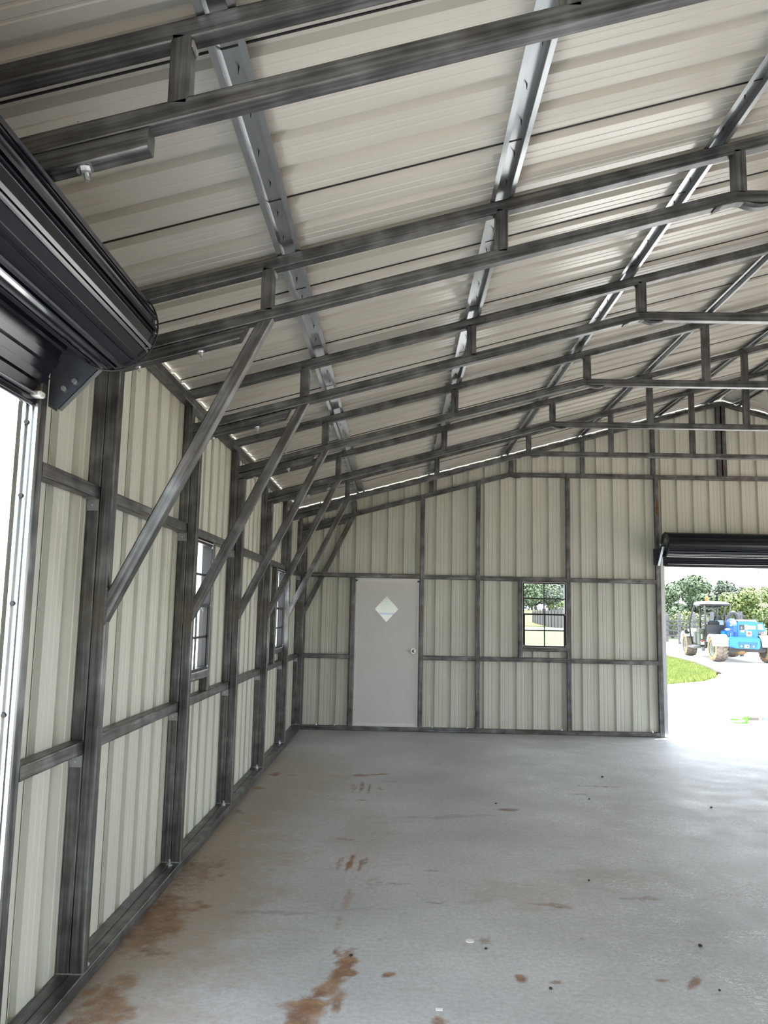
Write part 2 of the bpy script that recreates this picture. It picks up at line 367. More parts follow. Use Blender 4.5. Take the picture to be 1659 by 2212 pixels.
# ------------------------------------------------------------------ floor and sheeting
def build_floor():
    from mathutils import noise as mn
    def frange(a, b, st):
        n = max(1, round((b-a)/st)); return [a+(b-a)*i/n for i in range(n)]
    xs = [-0.16]+frange(-0.02, 3.4, 0.02)+frange(3.4, XE+0.16, 0.35)+[XE+0.16]
    ys = frange(YF-0.1, 3.1, 0.5)+frange(3.1, 6.2, 0.02)+frange(6.2, 9.4, 0.035)+frange(9.4, YB+0.10, 0.1)+[YB+0.10]
    nx = len(xs); V = [(x, y, 0.0) for y in ys for x in xs]
    Fc = [(j*nx+i, j*nx+i+1, (j+1)*nx+i+1, (j+1)*nx+i) for j in range(len(ys)-1) for i in range(nx-1)]
    k = len(V); V += [(xs[0], ys[0], -0.15), (xs[-1], ys[0], -0.15), (xs[-1], ys[-1], -0.15), (xs[0], ys[-1], -0.15)]
    Fc.append((k+3, k+2, k+1, k))
    top = (len(ys)-1)*nx
    Fc += [tuple([k, k+1]+list(range(nx-1, -1, -1))), tuple([k+2, k+3]+[top+i for i in range(nx)])]
    Fc += [tuple([k+1, k+2]+[j*nx+nx-1 for j in range(len(ys)-1, -1, -1)]), tuple([k+3, k]+[j*nx for j in range(len(ys))])]
    o = mesh('floor', V, Fc, M['floor'])
    buf = [0.0]*(4*len(V))
    import bisect
    for (ch, cx, cy, rx, ry, rot, amt, wk) in STAINS:
        R = max(rx, ry)*1.0+wk; c, s = math.cos(rot), math.sin(rot)
        i0 = bisect.bisect_left(xs, cx-R); i1 = bisect.bisect_right(xs, cx+R); j0 = bisect.bisect_left(ys, cy-R); j1 = bisect.bisect_right(ys, cy+R)
        for j in range(j0, j1):
            for i in range(i0, i1):
                x, y = xs[i], ys[j]
                w1 = mn.noise((x*5.5, y*5.5, cx)); w2 = mn.noise((x*5.5+9, y*5.5, cy)); w3 = mn.noise((x*17, y*17, cx+3)); w4 = mn.noise((x*17+5, y*17, cy+3))
                dx = x-cx+(w1*0.6+w3*0.4)*wk; dy = y-cy+(w2*0.6+w4*0.4)*wk
                u = (dx*c+dy*s)/rx; v = (-dx*s+dy*c)/ry; d = math.sqrt(u*u+v*v)
                if d < 1:
                    f = amt*min(1.0, (1-d)*1.8); q = 4*(j*nx+i)+ch; buf[q] = max(buf[q], f)
    at_ = o.data.attributes.new('stain', 'FLOAT_COLOR', 'POINT'); at_.data.foreach_set('color', buf)
    return o
floor = tag(build_floor(), kind='structure')

def panel_profile():
    p = []
    P9 = PW/4
    for k in range(4):
        s = k*P9
        p += [(s, 0.0), (s+0.006, 0.0), (s+0.012, 0.032), (s+0.066, 0.032), (s+0.074, 0.0),
              (s+0.116, 0.0), (s+0.121, 0.0025), (s+0.129, 0.0025), (s+0.134, 0.0),
              (s+0.166, 0.0), (s+0.171, 0.0025), (s+0.179, 0.0025), (s+0.184, 0.0)]
    p += [(PW+0.001, 0.0), (PW+0.001, -0.004), (PW-0.003, -0.004)]
    return p
PROF = panel_profile()
def panel_bm(fn, t0, t1):
    """fn(s, t, d) -> world; s across the sheet, t along the ribs, d outward"""
    bm = bmesh.new()
    a = [bm.verts.new(fn(s, t0, d)) for s, d in PROF]; b2 = [bm.verts.new(fn(s, t1, d)) for s, d in PROF]
    for i in range(len(PROF)-1): bm.faces.new((a[i], a[i+1], b2[i+1], b2[i]))
    return bm
def cut_rects(bm, rects, iu, iv):
    """cut rectangles (u0, u1, v0, v1) out of the sheet; iu, iv are the coordinate indices"""
    for (u0, u1, v0, v1) in rects:
        for i, val in ((iu, u0), (iu, u1), (iv, v0), (iv, v1)):
            no = [0, 0, 0]; no[i] = 1; co = [0, 0, 0]; co[i] = val
            bmesh.ops.bisect_plane(bm, geom=bm.verts[:]+bm.edges[:]+bm.faces[:], plane_co=co, plane_no=no)
        dead = [f for f in bm.faces if u0 < f.calc_center_median()[iu] < u1 and v0 < f.calc_center_median()[iv] < v1]
        bmesh.ops.delete(bm, geom=dead, context='FACES')
def clip(bm, co, no):
    bmesh.ops.bisect_plane(bm, geom=bm.verts[:]+bm.edges[:]+bm.faces[:], plane_co=co, plane_no=no, clear_outer=True)

DOOR_L = (YF+0.85, 2.93, -0.2, 2.55)       # opening of the roll-up door in the left wall (y0, y1, z0, z1)
WIN1 = (5.23, 5.84, 1.185, 2.085); WIN2 = (9.057, 9.667, 1.185, 2.085)
DOOR_B = (5.035, 8.085, -0.2, 2.55)         # roll-up door in the back wall (x0, x1, ...)
WINB = (3.066, 3.677, 1.185, 2.080); ENTRY = (0.722, 1.618, 0.0, 2.10)
DOORS_R = [(-3.3, 0.2, -0.2, 2.85), (0.8, 5.3, -0.2, 2.85), (5.9, 10.4, -0.2, 2.85)]
LIGHT_OPENING_F = [(0.6, 1.8, -0.2, 2.2)]  # opening added in the unseen front wall to brighten the left ceiling

wall_left = tag(empty('wall_left', (-0.12, YB, 0)), kind='structure')
wall_back = tag(empty('wall_back', (XR, YB+0.06, 0)), kind='structure')
wall_right = tag(empty('wall_right', (XE+0.12, YB, 0)), kind='structure')
wall_front = tag(empty('wall_front', (XR, YF-0.06, 0)), kind='structure')
ceiling = tag(empty('ceiling', (XR, YB, 4.7)), kind='structure')
def child(name, bm, mat, par):
    if not bm.faces: bm.free(); return None
    o = bm_obj(name, bm, mat, par); o.matrix_parent_inverse = Matrix.Translation(-Vector(par.location)); return o
Y_SEAM = 3.145
ys = Y_SEAM
while ys < YB+0.06: ys += PW
sheet_ys = []
while ys > YF-0.06: ys -= PW; sheet_ys.append(ys)
for y0 in sheet_ys:
    hi = min(y0+PW, YB+0.081)
    bm = panel_bm(lambda s, tt, d: (-0.1205-d, y0+s, tt), 0.005, 3.083)
    clip(bm, (0, YB+0.081, 0), (0, 1, 0)); clip(bm, (0, YF-0.08, 0), (0, -1, 0))
    cut_rects(bm, [DOOR_L, WIN1, WIN2], 1, 2); child('panel', bm, M['wall_sheet'], wall_left)
    bm = panel_bm(lambda s, tt, d: (XE+0.1205+d, y0+s, tt), 0.005, 3.083)
    clip(bm, (0, YB+0.081, 0), (0, 1, 0)); clip(bm, (0, YF-0.08, 0), (0, -1, 0))
    cut_rects(bm, DOORS_R, 1, 2); child('panel', bm, M['wall_sheet'], wall_right)
    # roof sheets, one on each slope
    for sgn in (1, -1):
        def fn(s, tt, d, sgn=sgn):
            x = tt if sgn > 0 else 2*XR-tt
            return (x, y0+s, 3.087+HAT+SLOPE*tt+d)
        bm = panel_bm(fn, -0.26, XR-0.01)
        clip(bm, (0, YB+0.20, 0), (0, 1, 0)); clip(bm, (0, YF-0.2, 0), (0, -1, 0))
        child('roof_panel', bm, M['roof_sheet'], ceiling)
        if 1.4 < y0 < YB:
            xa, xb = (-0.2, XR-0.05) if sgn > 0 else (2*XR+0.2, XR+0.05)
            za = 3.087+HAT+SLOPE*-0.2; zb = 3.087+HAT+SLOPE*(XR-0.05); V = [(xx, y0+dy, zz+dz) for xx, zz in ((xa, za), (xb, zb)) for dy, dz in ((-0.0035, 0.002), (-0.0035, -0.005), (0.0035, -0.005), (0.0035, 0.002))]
            mesh('lap_gap_shade', V, [(0, 1, 5, 4), (1, 2, 6, 5), (2, 3, 7, 6)], M['door_black_matte'], ceiling).matrix_parent_inverse = Matrix.Translation(-Vector(ceiling.location))  # dark strip standing in for the shaded gap where roof sheets lap
xs = 0.404-PW
while xs < XE+0.12:
    for wl_, yy, sg, rects in ((wall_back, YB+0.0605, 1, [DOOR_B, WINB, ENTRY]), (wall_front, YF-0.0605, -1, LIGHT_OPENING_F)):
        x0 = xs
        bm = panel_bm(lambda s, tt, d: (x0+s, yy+sg*d, tt), 0.005, 4.9)
        clip(bm, (-0.1205, 0, 0), (-1, 0, 0)); clip(bm, (XE+0.1205, 0, 0), (1, 0, 0))
        clip(bm, (0, 0, 3.087+HAT-0.010), (-SLOPE, 0, 1)); clip(bm, (2*XR, 0, 3.087+HAT-0.010), (SLOPE, 0, 1))
        cut_rects(bm, rects, 0, 2); child('panel', bm, M['wall_sheet'], wl_)
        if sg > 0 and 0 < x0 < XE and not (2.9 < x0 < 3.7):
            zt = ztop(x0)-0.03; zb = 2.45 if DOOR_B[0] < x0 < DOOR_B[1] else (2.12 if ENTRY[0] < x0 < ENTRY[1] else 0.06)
            box('lap_gap_shade', (x0-0.002, yy-0.003, zb), (x0+0.002, yy+0.002, zt), M['door_black_matte'], wl_).matrix_parent_inverse = Matrix.Translation(-Vector(wl_.location))  # wall lap: shade of the gap put in as a dark strip
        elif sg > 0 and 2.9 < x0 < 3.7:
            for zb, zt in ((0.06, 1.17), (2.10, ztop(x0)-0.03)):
                box('lap_gap_shade', (x0-0.002, yy-0.003, zb), (x0+0.002, yy+0.002, zt), M['door_black_matte'], wl_).matrix_parent_inverse = Matrix.Translation(-Vector(wl_.location))
    xs += PW
# ridge cap
mesh('ridge_cap', [(XR-0.2, YF-0.2, ztop(XR-0.2)+HAT+0.025), (XR, YF-0.2, ztop(XR)+HAT+0.03), (XR+0.2, YF-0.2, ztop(XR+0.2)+HAT+0.025),
                   (XR-0.2, YB+0.2, ztop(XR-0.2)+HAT+0.025), (XR, YB+0.2, ztop(XR)+HAT+0.03), (XR+0.2, YB+0.2, ztop(XR+0.2)+HAT+0.025)],
     [(0, 1, 4, 3), (1, 2, 5, 4)], M['roof_sheet'], ceiling).matrix_parent_inverse = Matrix.Translation(-Vector(ceiling.location))

# ------------------------------------------------------------------ left wall framing
ORD = ['zeroth', 'first', 'second', 'third', 'fourth', 'fifth', 'sixth', 'seventh']
POST_NOTE = {1: 'tallest looking double steel tube wall post, nearest the black roll-up door',
             2: 'second double steel wall post, just before the nearer left window',
             3: 'third double steel wall post, between the two left wall windows',
             4: 'fourth double steel wall post, just before the farther left window',
             5: 'fifth double steel wall post, shiny one just past the farther left window',
             6: 'double steel corner post where left and back walls meet'}
for i in range(1, 7):
    y = TY(i)+TW/2
    e = tag(empty('wall_post', (-0.06, y, 0.06)), POST_NOTE[i], 'post', 'double steel posts along the left wall')
    a = tube('outer_tube', (-0.03, 0, 0), (-0.03, 0, 2.885), e)
    b2 = tube('inner_tube', (0.03, 0, 0), (0.03, 0, 2.667), e, cut1=(-0.2765, 0, 1))
    for zz in (0.62, 1.50): 
        w_ = box('weld', (-0.004, -TW/2-0.0005, zz-0.045), (0.004, -TW/2+0.008, zz+0.045), M['weld_dark'], e, 0.002)
    box('weld', (-0.058, -TW/2-0.004, 0.0), (0.058, -TW/2+0.004, 0.006), M['weld'], e, 0.002)
base = tag(empty('base_rail', (-0.06, 7.0, 0)), 'double steel base rail along the foot of the left wall', 'rail')
tube('outer_tube', (-0.03, 2.918-7.0, 0.03), (-0.03, YB-7.0, 0.03), base, side=(1, 0, 0))
tube('inner_tube', (0.03, 2.918-7.0, 0.03), (0.03, YB-7.0, 0.03), base, side=(1, 0, 0))
for i in range(1, 6):
    bolt((0.005 if i > 1 else 0.030, TY(i)+0.10-7.0 if i == 1 else TY(i)-0.04-7.0, 0.06), base, (0, 0, 1), 1.1)
eave = tag(empty('eave_rail', (-0.09, 4.0, 2.945)), 'steel eave rail running along the top of the left wall', 'rail')
tube('rail', (0, YF-4.0, 0.03), (0, YB+0.06-4.0, 0.03), eave, side=(1, 0, 0))
# girts between the posts
edges = [2.975]+[TY(i) for i in range(1, 7)]
BAY = ['the roll-up door jamb and the first left post', 'the first and second left posts', 'the second and third left posts', 'the third and fourth left posts',
       'the fourth and fifth left posts', 'the fifth left post and the corner']
for k in range(6):
    y0 = edges[k]+(0 if k == 0 else TW); y1 = edges[k+1]
    for lv, zc in (('lower', 1.0), ('upper', 2.135)):
        e = tag(empty('wall_girt', (-0.09, (y0+y1)/2, zc)), '%s steel girt between %s' % (lv, BAY[k]), 'girt', 'steel girts of the left wall')
        hl = (y1-y0)/2
        tube('bar', (0, -hl, 0), (0, hl, 0), e, side=(1, 0, 0))
        c = box('clip', (-0.028, hl-0.055, -0.034), (0.028, hl-0.003, -0.030), M['clip'], e)
        box('clip', (-0.028, hl-0.0035, -0.085), (0.028, hl-0.0005, -0.030), M['clip'], e, 0.001)
        cyl('screw', (0.0, hl-0.004, -0.06), (0.0, hl-0.009, -0.06), 0.005, 0.005, M['zinc'], e, 6)
# jamb of the left roll-up door and its header
jam = tag(empty('door_jamb', (-0.09, 2.945, 0.06)), 'steel jamb post beside the left roll-up door', 'post')
tube('tube', (0, 0, 0), (0, 0, 2.885), jam)
hd = tag(empty('left_door_header', (-0.09, 1.0, 2.56)), kind='structure')  # header tube over the left door, hidden behind the coiled curtain
tube('tube', (0, DOOR_L[0]-1.0, 0), (0, 2.91-1.0, 0), hd, side=(1, 0, 0))
# window framing in the left wall
def stub(name, label, lo, hi, axis):
    lo = Vector(lo); hi = Vector(hi); c = (lo+hi)/2
    e = tag(empty(name, (c.x, c.y, lo.z)), label, 'framing')
    a = lo-Vector((c.x, c.y, lo.z)); b2 = hi-Vector((c.x, c.y, lo.z))
    d = (hi-lo)
    if axis == 'z': tube('tube', (0, 0, 0), (0, 0, d.z), e)
    elif axis == 'y': tube('tube', (0, -d.y/2, d.z/2), (0, d.y/2, d.z/2), e, side=(1, 0, 0))
    else: tube('tube', (-d.x/2, 0, d.z/2), (d.x/2, 0, d.z/2), e)
    return e
stub('window_jamb', 'steel jamb on the far side of the nearer left window', (-0.12, 5.84, 1.03), (-0.06, 5.90, 2.105), 'z')
stub('window_sill_bar', 'steel sill bar under the nearer left window', (-0.12, 5.15, 1.125), (-0.06, 5.84, 1.185), 'y')
stub('window_jamb', 'steel jamb on the near side of the farther left window', (-0.12, 8.997, 1.03), (-0.06, 9.057, 2.105), 'z')
stub('window_sill_bar', 'steel sill bar under the farther left window', (-0.12, 9.057, 1.125), (-0.06, TY(5), 1.185), 'y')

# ------------------------------------------------------------------ roof trusses
TR_LABEL = {0: 'nearest steel roof truss, crossing the top left corner, with a bolted stub',
            1: 'second steel roof truss from the front, braced to the first left post',
            2: 'third steel roof truss from the front, braced to the second left post',
            3: 'fourth steel roof truss from the front, braced to the third left post',
            4: 'fifth steel roof truss from the front, braced to the fourth left post',
            5: 'sixth steel roof truss, the last one standing clear of the back wall',
            6: 'steel gable truss lying against the back wall'}
WEBS = [0.67, 1.775, 2.91, 3.93, 4.935]
cb = math.atan(0.2765); ct = math.atan(SLOPE)
for i in range(0, 7):
    y = TY(i)+TW/2 + (0.004 if i == 6 else 0)
    e = tag(empty('roof_truss', (0, y, 2.6)), TR_LABEL[i], 'truss', 'steel trusses under the roof')
    Z0 = 2.6
    # top chord, two halves meeting at the ridge
    ho = TW/2/math.cos(ct)
    for a, b2 in ((-0.12, XR), (2*XR+0.12, XR)):
        tube('top_chord', (a, 0, ztop(a)-ho-Z0), (b2, 0, ztop(b2)-ho-Z0), e, cut0=(1, 0, 0), cut1=(1, 0, 0))
    hb = TW/2/math.cos(cb)
    # bottom chord: sloped end, level middle, bent at the kinks
    xk = KX
    bis = Vector((math.cos(cb/2), 0, math.sin(cb/2)))
    zk = zbot(xk)-hb-Z0
    zl = zk
    tube('bottom_chord', (-0.06, 0, zbot(-0.06)-hb-Z0), (xk, 0, zk), e, cut0=(1, 0, 0), cut1=bis)
    tube('bottom_chord', (xk, 0, zl), (2*XR-xk, 0, zl), e, cut0=bis, cut1=(bis.x, 0, -bis.z))
    tube('bottom_chord', (2*XR+0.06, 0, zbot(-0.06)-hb-Z0), (2*XR-xk, 0, zk), e, cut0=(1, 0, 0), cut1=(bis.x, 0, -bis.z))
    # crimped wave in the tube wall at each bend
    for mx in (0, 1):
        V = []; Fc = []
        n = 12
        for q in range(n+1):
            f = q/n; xx = xk-0.10+0.26*f
            zz = (zk-0.03 + (0.2765*(xx-xk) if xx < xk else 0.0)) - 0.003 + 0.017*math.sin(math.pi*f)**1.0*(1-0.9*f) - 0.012*math.sin(2*math.pi*f)*(f > 0.5)*-1
            X = 2*XR-xx if mx else xx
            for yy in (-0.033, 0.033): V.append((X, yy, zz)); V.append((X, yy, zz-0.004))
        for q in range(n):
            o_ = 4*q
            Fc += [(o_, o_+2, o_+6, o_+4), (o_+1, o_+5, o_+7, o_+3), (o_, o_+4, o_+5, o_+1), (o_+2, o_+3, o_+7, o_+6)]
        mesh('bend_crimp', V, Fc, M['steel'], e, uvs=[((0, 0),)*4]*len(Fc), smooth=True)
    # upright webs
    def web(x):
        lo_ = (zbot(x) if (x < xk or x > 2*XR-xk) else KZ)
        z0 = min(zbot(x), zbot(xk)) - Z0 - 0.012; z1 = ztop(x)-2*ho-Z0+0.012
        return tube('web', (x, 0, z0), (x, 0, z1), e)
    for x in WEBS:
        web(x); web(2*XR-x)
    if i == 6: web(XR-0.055); web(XR+0.02)
    else: web(XR)
    # doubled tube at the eave and knee brace down to the post
    for mx in (0, 1):
        X = (lambda x: 2*XR-x) if mx else (lambda x: x)
        xe = 0.575 if i > 0 else 0.603
        if i == 0:
            c1 = (1, 0, 0)
        else: c1 = ((1, 0, -0.49) if not mx else (1, 0, 0.49))
        tube('eave_stub', (X(-0.06), 0, zbot(-0.06)-3*hb-0.001-Z0), (X(xe-0.01), 0, zbot(xe-0.01)-3*hb-0.001-Z0), e, cut0=(1, 0, 0), cut1=c1)
        if i > 0:
            sg = -1 if mx else 1
            tube('knee_brace', (X(0.001), 0, 1.616-Z0), (X(0.664), 0, zbot(0.664)-2*hb-0.001-Z0), e, cut0=(1, 0, 0), cut1=(-0.2765*sg, 0, 1))
            box('weld', (X(0.0)-0.006, -0.0335, 1.535-Z0), (X(0.0)+0.004, -0.026, 1.70-Z0), M['weld_dark'], e, 0.002)
        xb = 0.36 if i else 0.41
        nb = Vector((0.2765 if not mx else -0.2765, 0, -1)).normalized()
        bolt((X(xb), 0, zbot(xb)-4*hb-0.0015-Z0), e, nb, 1.25 if i == 0 else 1.0)
        bolt((X(xb-0.02), 0, zbot(xb-0.02)-Z0), e, -nb, 0.8)
        if i > 0: bolt((X(0.07), 0, zbot(0.07)-4*hb-0.0015-Z0), e, nb, 0.8)
        for x in (0.67, 1.775):      # weld beads at the head of the uprights
            box('weld', (X(x)+0.028 if not mx else X(x)-0.036, -0.028, ztop(x)-2*ho-Z0-0.022), (X(x)+0.036 if not mx else X(x)-0.028, 0.028, ztop(x)-2*ho-Z0+0.002), M['weld'], e, 0.003)

# ------------------------------------------------------------------ hat-channel purlins
PUR = [(0.765, 'hat-channel purlin nearest the left eave, running above the knee braces'),
       (1.775, 'second hat-channel purlin up the roof from the left eave'),
       (2.80, 'third hat-channel purlin up the roof from the left eave'),
       (3.885, 'fourth hat-channel purlin up the roof from the left eave'),
       (4.98, 'fifth hat-channel purlin up the roof from the left eave'),
       (5.72, 'hat-channel purlin just left of the roof ridge'),
       (2*XR-5.72, 'hat-channel purlin just right of the roof ridge')]
HP = [(-0.056, 0.001), (-0.034, 0.001), (-0.030, HAT-0.003), (0.030, HAT-0.003), (0.034, 0.001), (0.056, 0.001)]
for x, lab in PUR:
    e = tag(empty('roof_purlin', (x, YB-2.0, ztop(x))), lab, 'purlin', 'galvanized hat channels under the roof sheets')
    sl_ = SLOPE if x < XR else -SLOPE
    y0 = YF-0.1-(YB-2.0); y1 = 2.0+0.18
    V = []; Fc = []; UV = []; n = len(HP)
    th = 0.0016
    for yy in (y0, y1):
        for s, z in HP: V.append((s, yy, z+sl_*s))
        for s, z in HP: V.append((s*(1.0 if abs(s) > 0.05 else 0.95), yy, z+th+sl_*s))
    for i in range(n-1):
        Fc += [(i, i+1, 2*n+i+1, 2*n+i), (n+i, 3*n+i, 3*n+i+1, n+i+1)]
        a = HP[i][0]; b2 = HP[i+1][0]
        for _ in (0, 1): UV.append(((a, y0), (b2, y0), (b2, y1), (a, y1)))
    Fc += [(0, 2*n, 3*n, n), (n-1, 2*n-1, 4*n-1, 3*n-1)]; UV += [((0, 0),)*4]*2
    mesh('channel', V, Fc, M['galv'], e, UV)
    if x < 4.5:
        # screw tips coming through the crown at every sheet rib seam in view
        yy = Y_SEAM-PW*2
        while yy < 7.5:
            for ds in (0.09, 0.315):
                Y = yy+ds*1.0
                if all(not (TY(i)-0.03 < Y < TY(i)+0.09) for i in range(7)) and Y > 1.6:
                    px = random.uniform(-0.012, 0.012)
                    cyl('screw', (px, Y-(YB-2.0), HAT-0.004+sl_*px), (px, Y-(YB-2.0), HAT-0.030+sl_*px), 0.0030, 0.0008, M['door_black_matte'], e, 6)
            yy += PW/2

# ------------------------------------------------------------------ back wall framing
def vpost(name, label, x0, z0, z1, cut=None, wd=TW):
    e = tag(empty(name, (x0+wd/2, YB+TW/2, z0)), label, 'post')
    tube('tube', (0, 0, 0), (0, 0, z1-z0), e, w=TW, h=wd, side=(0, 1, 0), cut1=cut)
    return e
vpost('gable_post', 'steel back wall post right beside the white door', 1.624, 0.06, zbot(1.654), (-0.2765, 0, 1))
vpost('gable_post', 'steel back wall post between the white door and the window', 2.413, 0.06, zbot(2.443), (-0.2765, 0, 1))
vpost('gable_post', 'steel back wall post at the right edge of the window', 3.680, 0.06, KZ)
pd = vpost('gable_post', 'rust-marked steel back wall post left of the far roll-up door', 4.935, 0.0, KZ)
M['rust'] = simple('rust_bloom', (0.14, 0.06, 0.02), 0.7, 0.2, noise=0.7, scale=22)
prism('rust_mark', [(-0.022, 3.09), (0.016, 3.05), (0.026, 3.14), (0.020, 3.24), (0.006, 3.30), (-0.016, 3.22), (-0.026, 3.15)], 1, -TW/2-0.0006, -TW/2+0.004, M['rust'], pd)
vpost('door_post', 'short steel post at the hinge side of the white door', 0.657, 0.06, 2.10)
vpost('window_jamb', 'steel jamb at the left edge of the back wall window', 3.005, 1.036, 2.095)
jb = tag(empty('door_jamb', (5.015, YB+0.03, 0)), 'galvanized jamb edge beside the open far roll-up door', 'post')
tube('tube', (0, 0, 0), (0, 0, 2.52), jb, w=TW, h=0.038, mat=M['galv'], r=0.004)
def hbar(name, label, x0, x1, z0, h=TW, yoff=0.0):
    e = tag(empty(name, ((x0+x1)/2, YB+TW/2+yoff, z0)), label, 'girt')
    tube('bar', (-(x1-x0)/2, 0, h/2), ((x1-x0)/2, 0, h/2), e, h=h, side=(0, 1, 0))
    return e
hbar('wall_girt', 'upper back wall girt over the white door', 0.0, 1.624, 2.102)
hbar('wall_girt', 'upper back wall girt between the post beside the door and the next', 1.684, 2.413, 2.098)
hbar('wall_girt', 'upper back wall girt directly above the window', 2.473, 3.680, 2.094)
hbar('wall_girt', 'upper back wall girt between the window and the far roll-up door', 3.74, 4.935, 2.092)
hbar('wall_girt', 'lower back wall girt in the corner left of the white door', 0.0, 0.657, 0.972)
hbar('wall_girt', 'lower back wall girt just right of the white door', 1.684, 2.413, 0.975)
hbar('wall_girt', 'lower back wall girt beneath the window', 2.473, 3.680, 0.976)
hbar('wall_girt', 'lower back wall girt between the window and the far roll-up door', 3.74, 4.935, 0.972)
hbar('window_sill_bar', 'steel sill bar under the back wall window', 3.065, 3.680, 1.125, 0.058)
bb = tag(empty('base_rail', (2.45, YB+TW/2, 0)), 'steel base rail along the foot of the back wall', 'rail')
tube('bar', (-2.45, 0, 0.03), (4.935-2.45, 0, 0.03), bb)
for x in (0.22, 0.47, 1.82, 2.30, 3.60, 4.84): bolt((x-2.45, -0.01, 0.06), bb, (0, 0, 1), 0.9)
hdr = tag(empty('back_door_header', (6.56, YB+TW/2, 2.53)), kind='structure')  # header tube over the back roll-up door, out of sight
tube('tube', (-1.52, 0, 0.03), (1.52, 0, 0.03), hdr)
fp = tag(empty('back_door_far_post', (8.152, YB+TW/2, 0)), kind='structure'); tube('tube', (0, 0, 0), (0, 0, KZ), fp)  # unseen post at the far side of the back roll-up door
bb2 = tag(empty('back_base_rail_right', (10.1, YB+TW/2, 0)), kind='structure'); tube('bar', (-1.91, 0, 0.03), (1.8, 0, 0.03), bb2)  # unseen base rail right of the back roll-up door

# ------------------------------------------------------------------ entry door
door = tag(empty('door_1', (1.17, YB+0.03, 0.06)), 'white steel entry door with a small diamond window', None, kind='structure')
DX0, DX1, DH = 0.748-1.17, 1.592-1.17, 1.990
dc, dhx, dhz = (1.163-1.17, 1.669-0.06), 0.172, 0.186
def door_leaf():
    bm = bmesh.new()
    outer = [(DX0, 0.045), (DX1, 0.045), (DX1, DH), (DX0, DH)]
    dia = [(dc[0], dc[1]-dhz), (dc[0]+dhx, dc[1]), (dc[0], dc[1]+dhz), (dc[0]-dhx, dc[1])]
    rings = []
    for y in (0.0, 0.040):
        rings.append(([bm.verts.new((p[0], y, p[1])) for p in outer], [bm.verts.new((p[0], y, p[1])) for p in dia]))
    for o, d in rings:
        # bottom-left, bottom-right, top-right, top-left around bottom, right, top, left
        for f in ((o[0], o[1], d[1], d[0]), (o[1], o[2], d[2], d[1]), (o[2], o[3], d[3], d[2]), (o[3], o[0], d[0], d[3])): bm.faces.new(f)
    (o0, d0), (o1, d1) = rings
    for k in range(4):
        k2 = (k+1) % 4
        bm.faces.new((o0[k], o0[k2], o1[k2], o1[k])); bm.faces.new((d0[k], d0[k2], d1[k2], d1[k]))
    bmesh.ops.recalc_face_normals(bm, faces=bm.faces[:])
    return bm
bm_obj('door_leaf', door_leaf(), M['white_door'], door)
# moulding around the diamond
def diamond_ring(k0, k1, y0, y1, name, mat):
    V = []; Fc = []
    for kx, y in ((k0, y0), (k1, y0), (k0, y1), (k1, y1)):
        for p in ((0, -1), (1, 0), (0, 1), (-1, 0)): V.append((dc[0]+p[0]*dhx*kx, y, dc[1]+p[1]*dhz*kx))
    for k in range(4):
        j = (k+1) % 4
        Fc += [(k, j, 4+j, 4+k), (8+k, 12+k, 12+j, 8+j), (k, 8+k, 8+j, j), (4+k, 4+j, 12+j, 12+k)]
    return mesh(name, V, Fc, mat, door)
diamond_ring(0.965, 1.14, -0.008, 0.004, 'window_moulding', M['white_door'])
mesh('pane', [(dc[0], 0.02, dc[1]-dhz*0.99), (dc[0]+dhx*0.99, 0.02, dc[1]), (dc[0], 0.02, dc[1]+dhz*0.99), (dc[0]-dhx*0.99, 0.02, dc[1])], [(0, 1, 2, 3)], M['glass'], door)
box('door_frame', (DX0-0.028, -0.010, 0), (DX0+0.003, 0.05, DH+0.026), M['white_trim'], door, 0.003)
box('door_frame', (DX1-0.003, -0.010, 0), (DX1+0.028, 0.05, DH+0.026), M['white_trim'], door, 0.003)
box('door_frame', (DX0-0.028, -0.010, DH-0.003), (DX1+0.028, 0.05, DH+0.050), M['white_trim'], door, 0.003)
box('threshold', (DX0-0.03, -0.025, 0.0), (DX1+0.03, 0.05, 0.016), M['white_trim'], door, 0.004)
box('door_sweep', (DX0+0.004, -0.010, 0.010), (DX1-0.004, 0.030, 0.050), M['white_trim'], door, 0.004)
kn = cyl('rose', (1.546-1.17, -0.012, 1.034), (1.546-1.17, 0.0, 1.034), 0.034, 0.034, M['chrome'], door, 20)
cyl('knob_neck', (1.546-1.17, -0.04, 1.034), (1.546-1.17, -0.010, 1.034), 0.012, 0.014, M['chrome'], door, 12)
bm = bmesh.new(); bmesh.ops.create_uvsphere(bm, u_segments=16, v_segments=10, radius=0.026)
for v in bm.verts: v.co = Vector((v.co.x+1.546-1.17, v.co.y*0.75-0.052, v.co.z+1.034))
bm_obj('knob', bm, M['chrome'], door, True)
cyl('key_slot', (1.546-1.17, -0.0725, 1.034), (1.546-1.17, -0.068, 1.034), 0.008, 0.008, M['door_black_matte'], door, 10)
for zz in (0.25, 0.95, 1.75): cyl('hinge', (DX0-0.002, -0.006, zz-0.045), (DX0-0.002, -0.006, zz+0.045), 0.006, 0.006, M['white_trim'], door, 8)

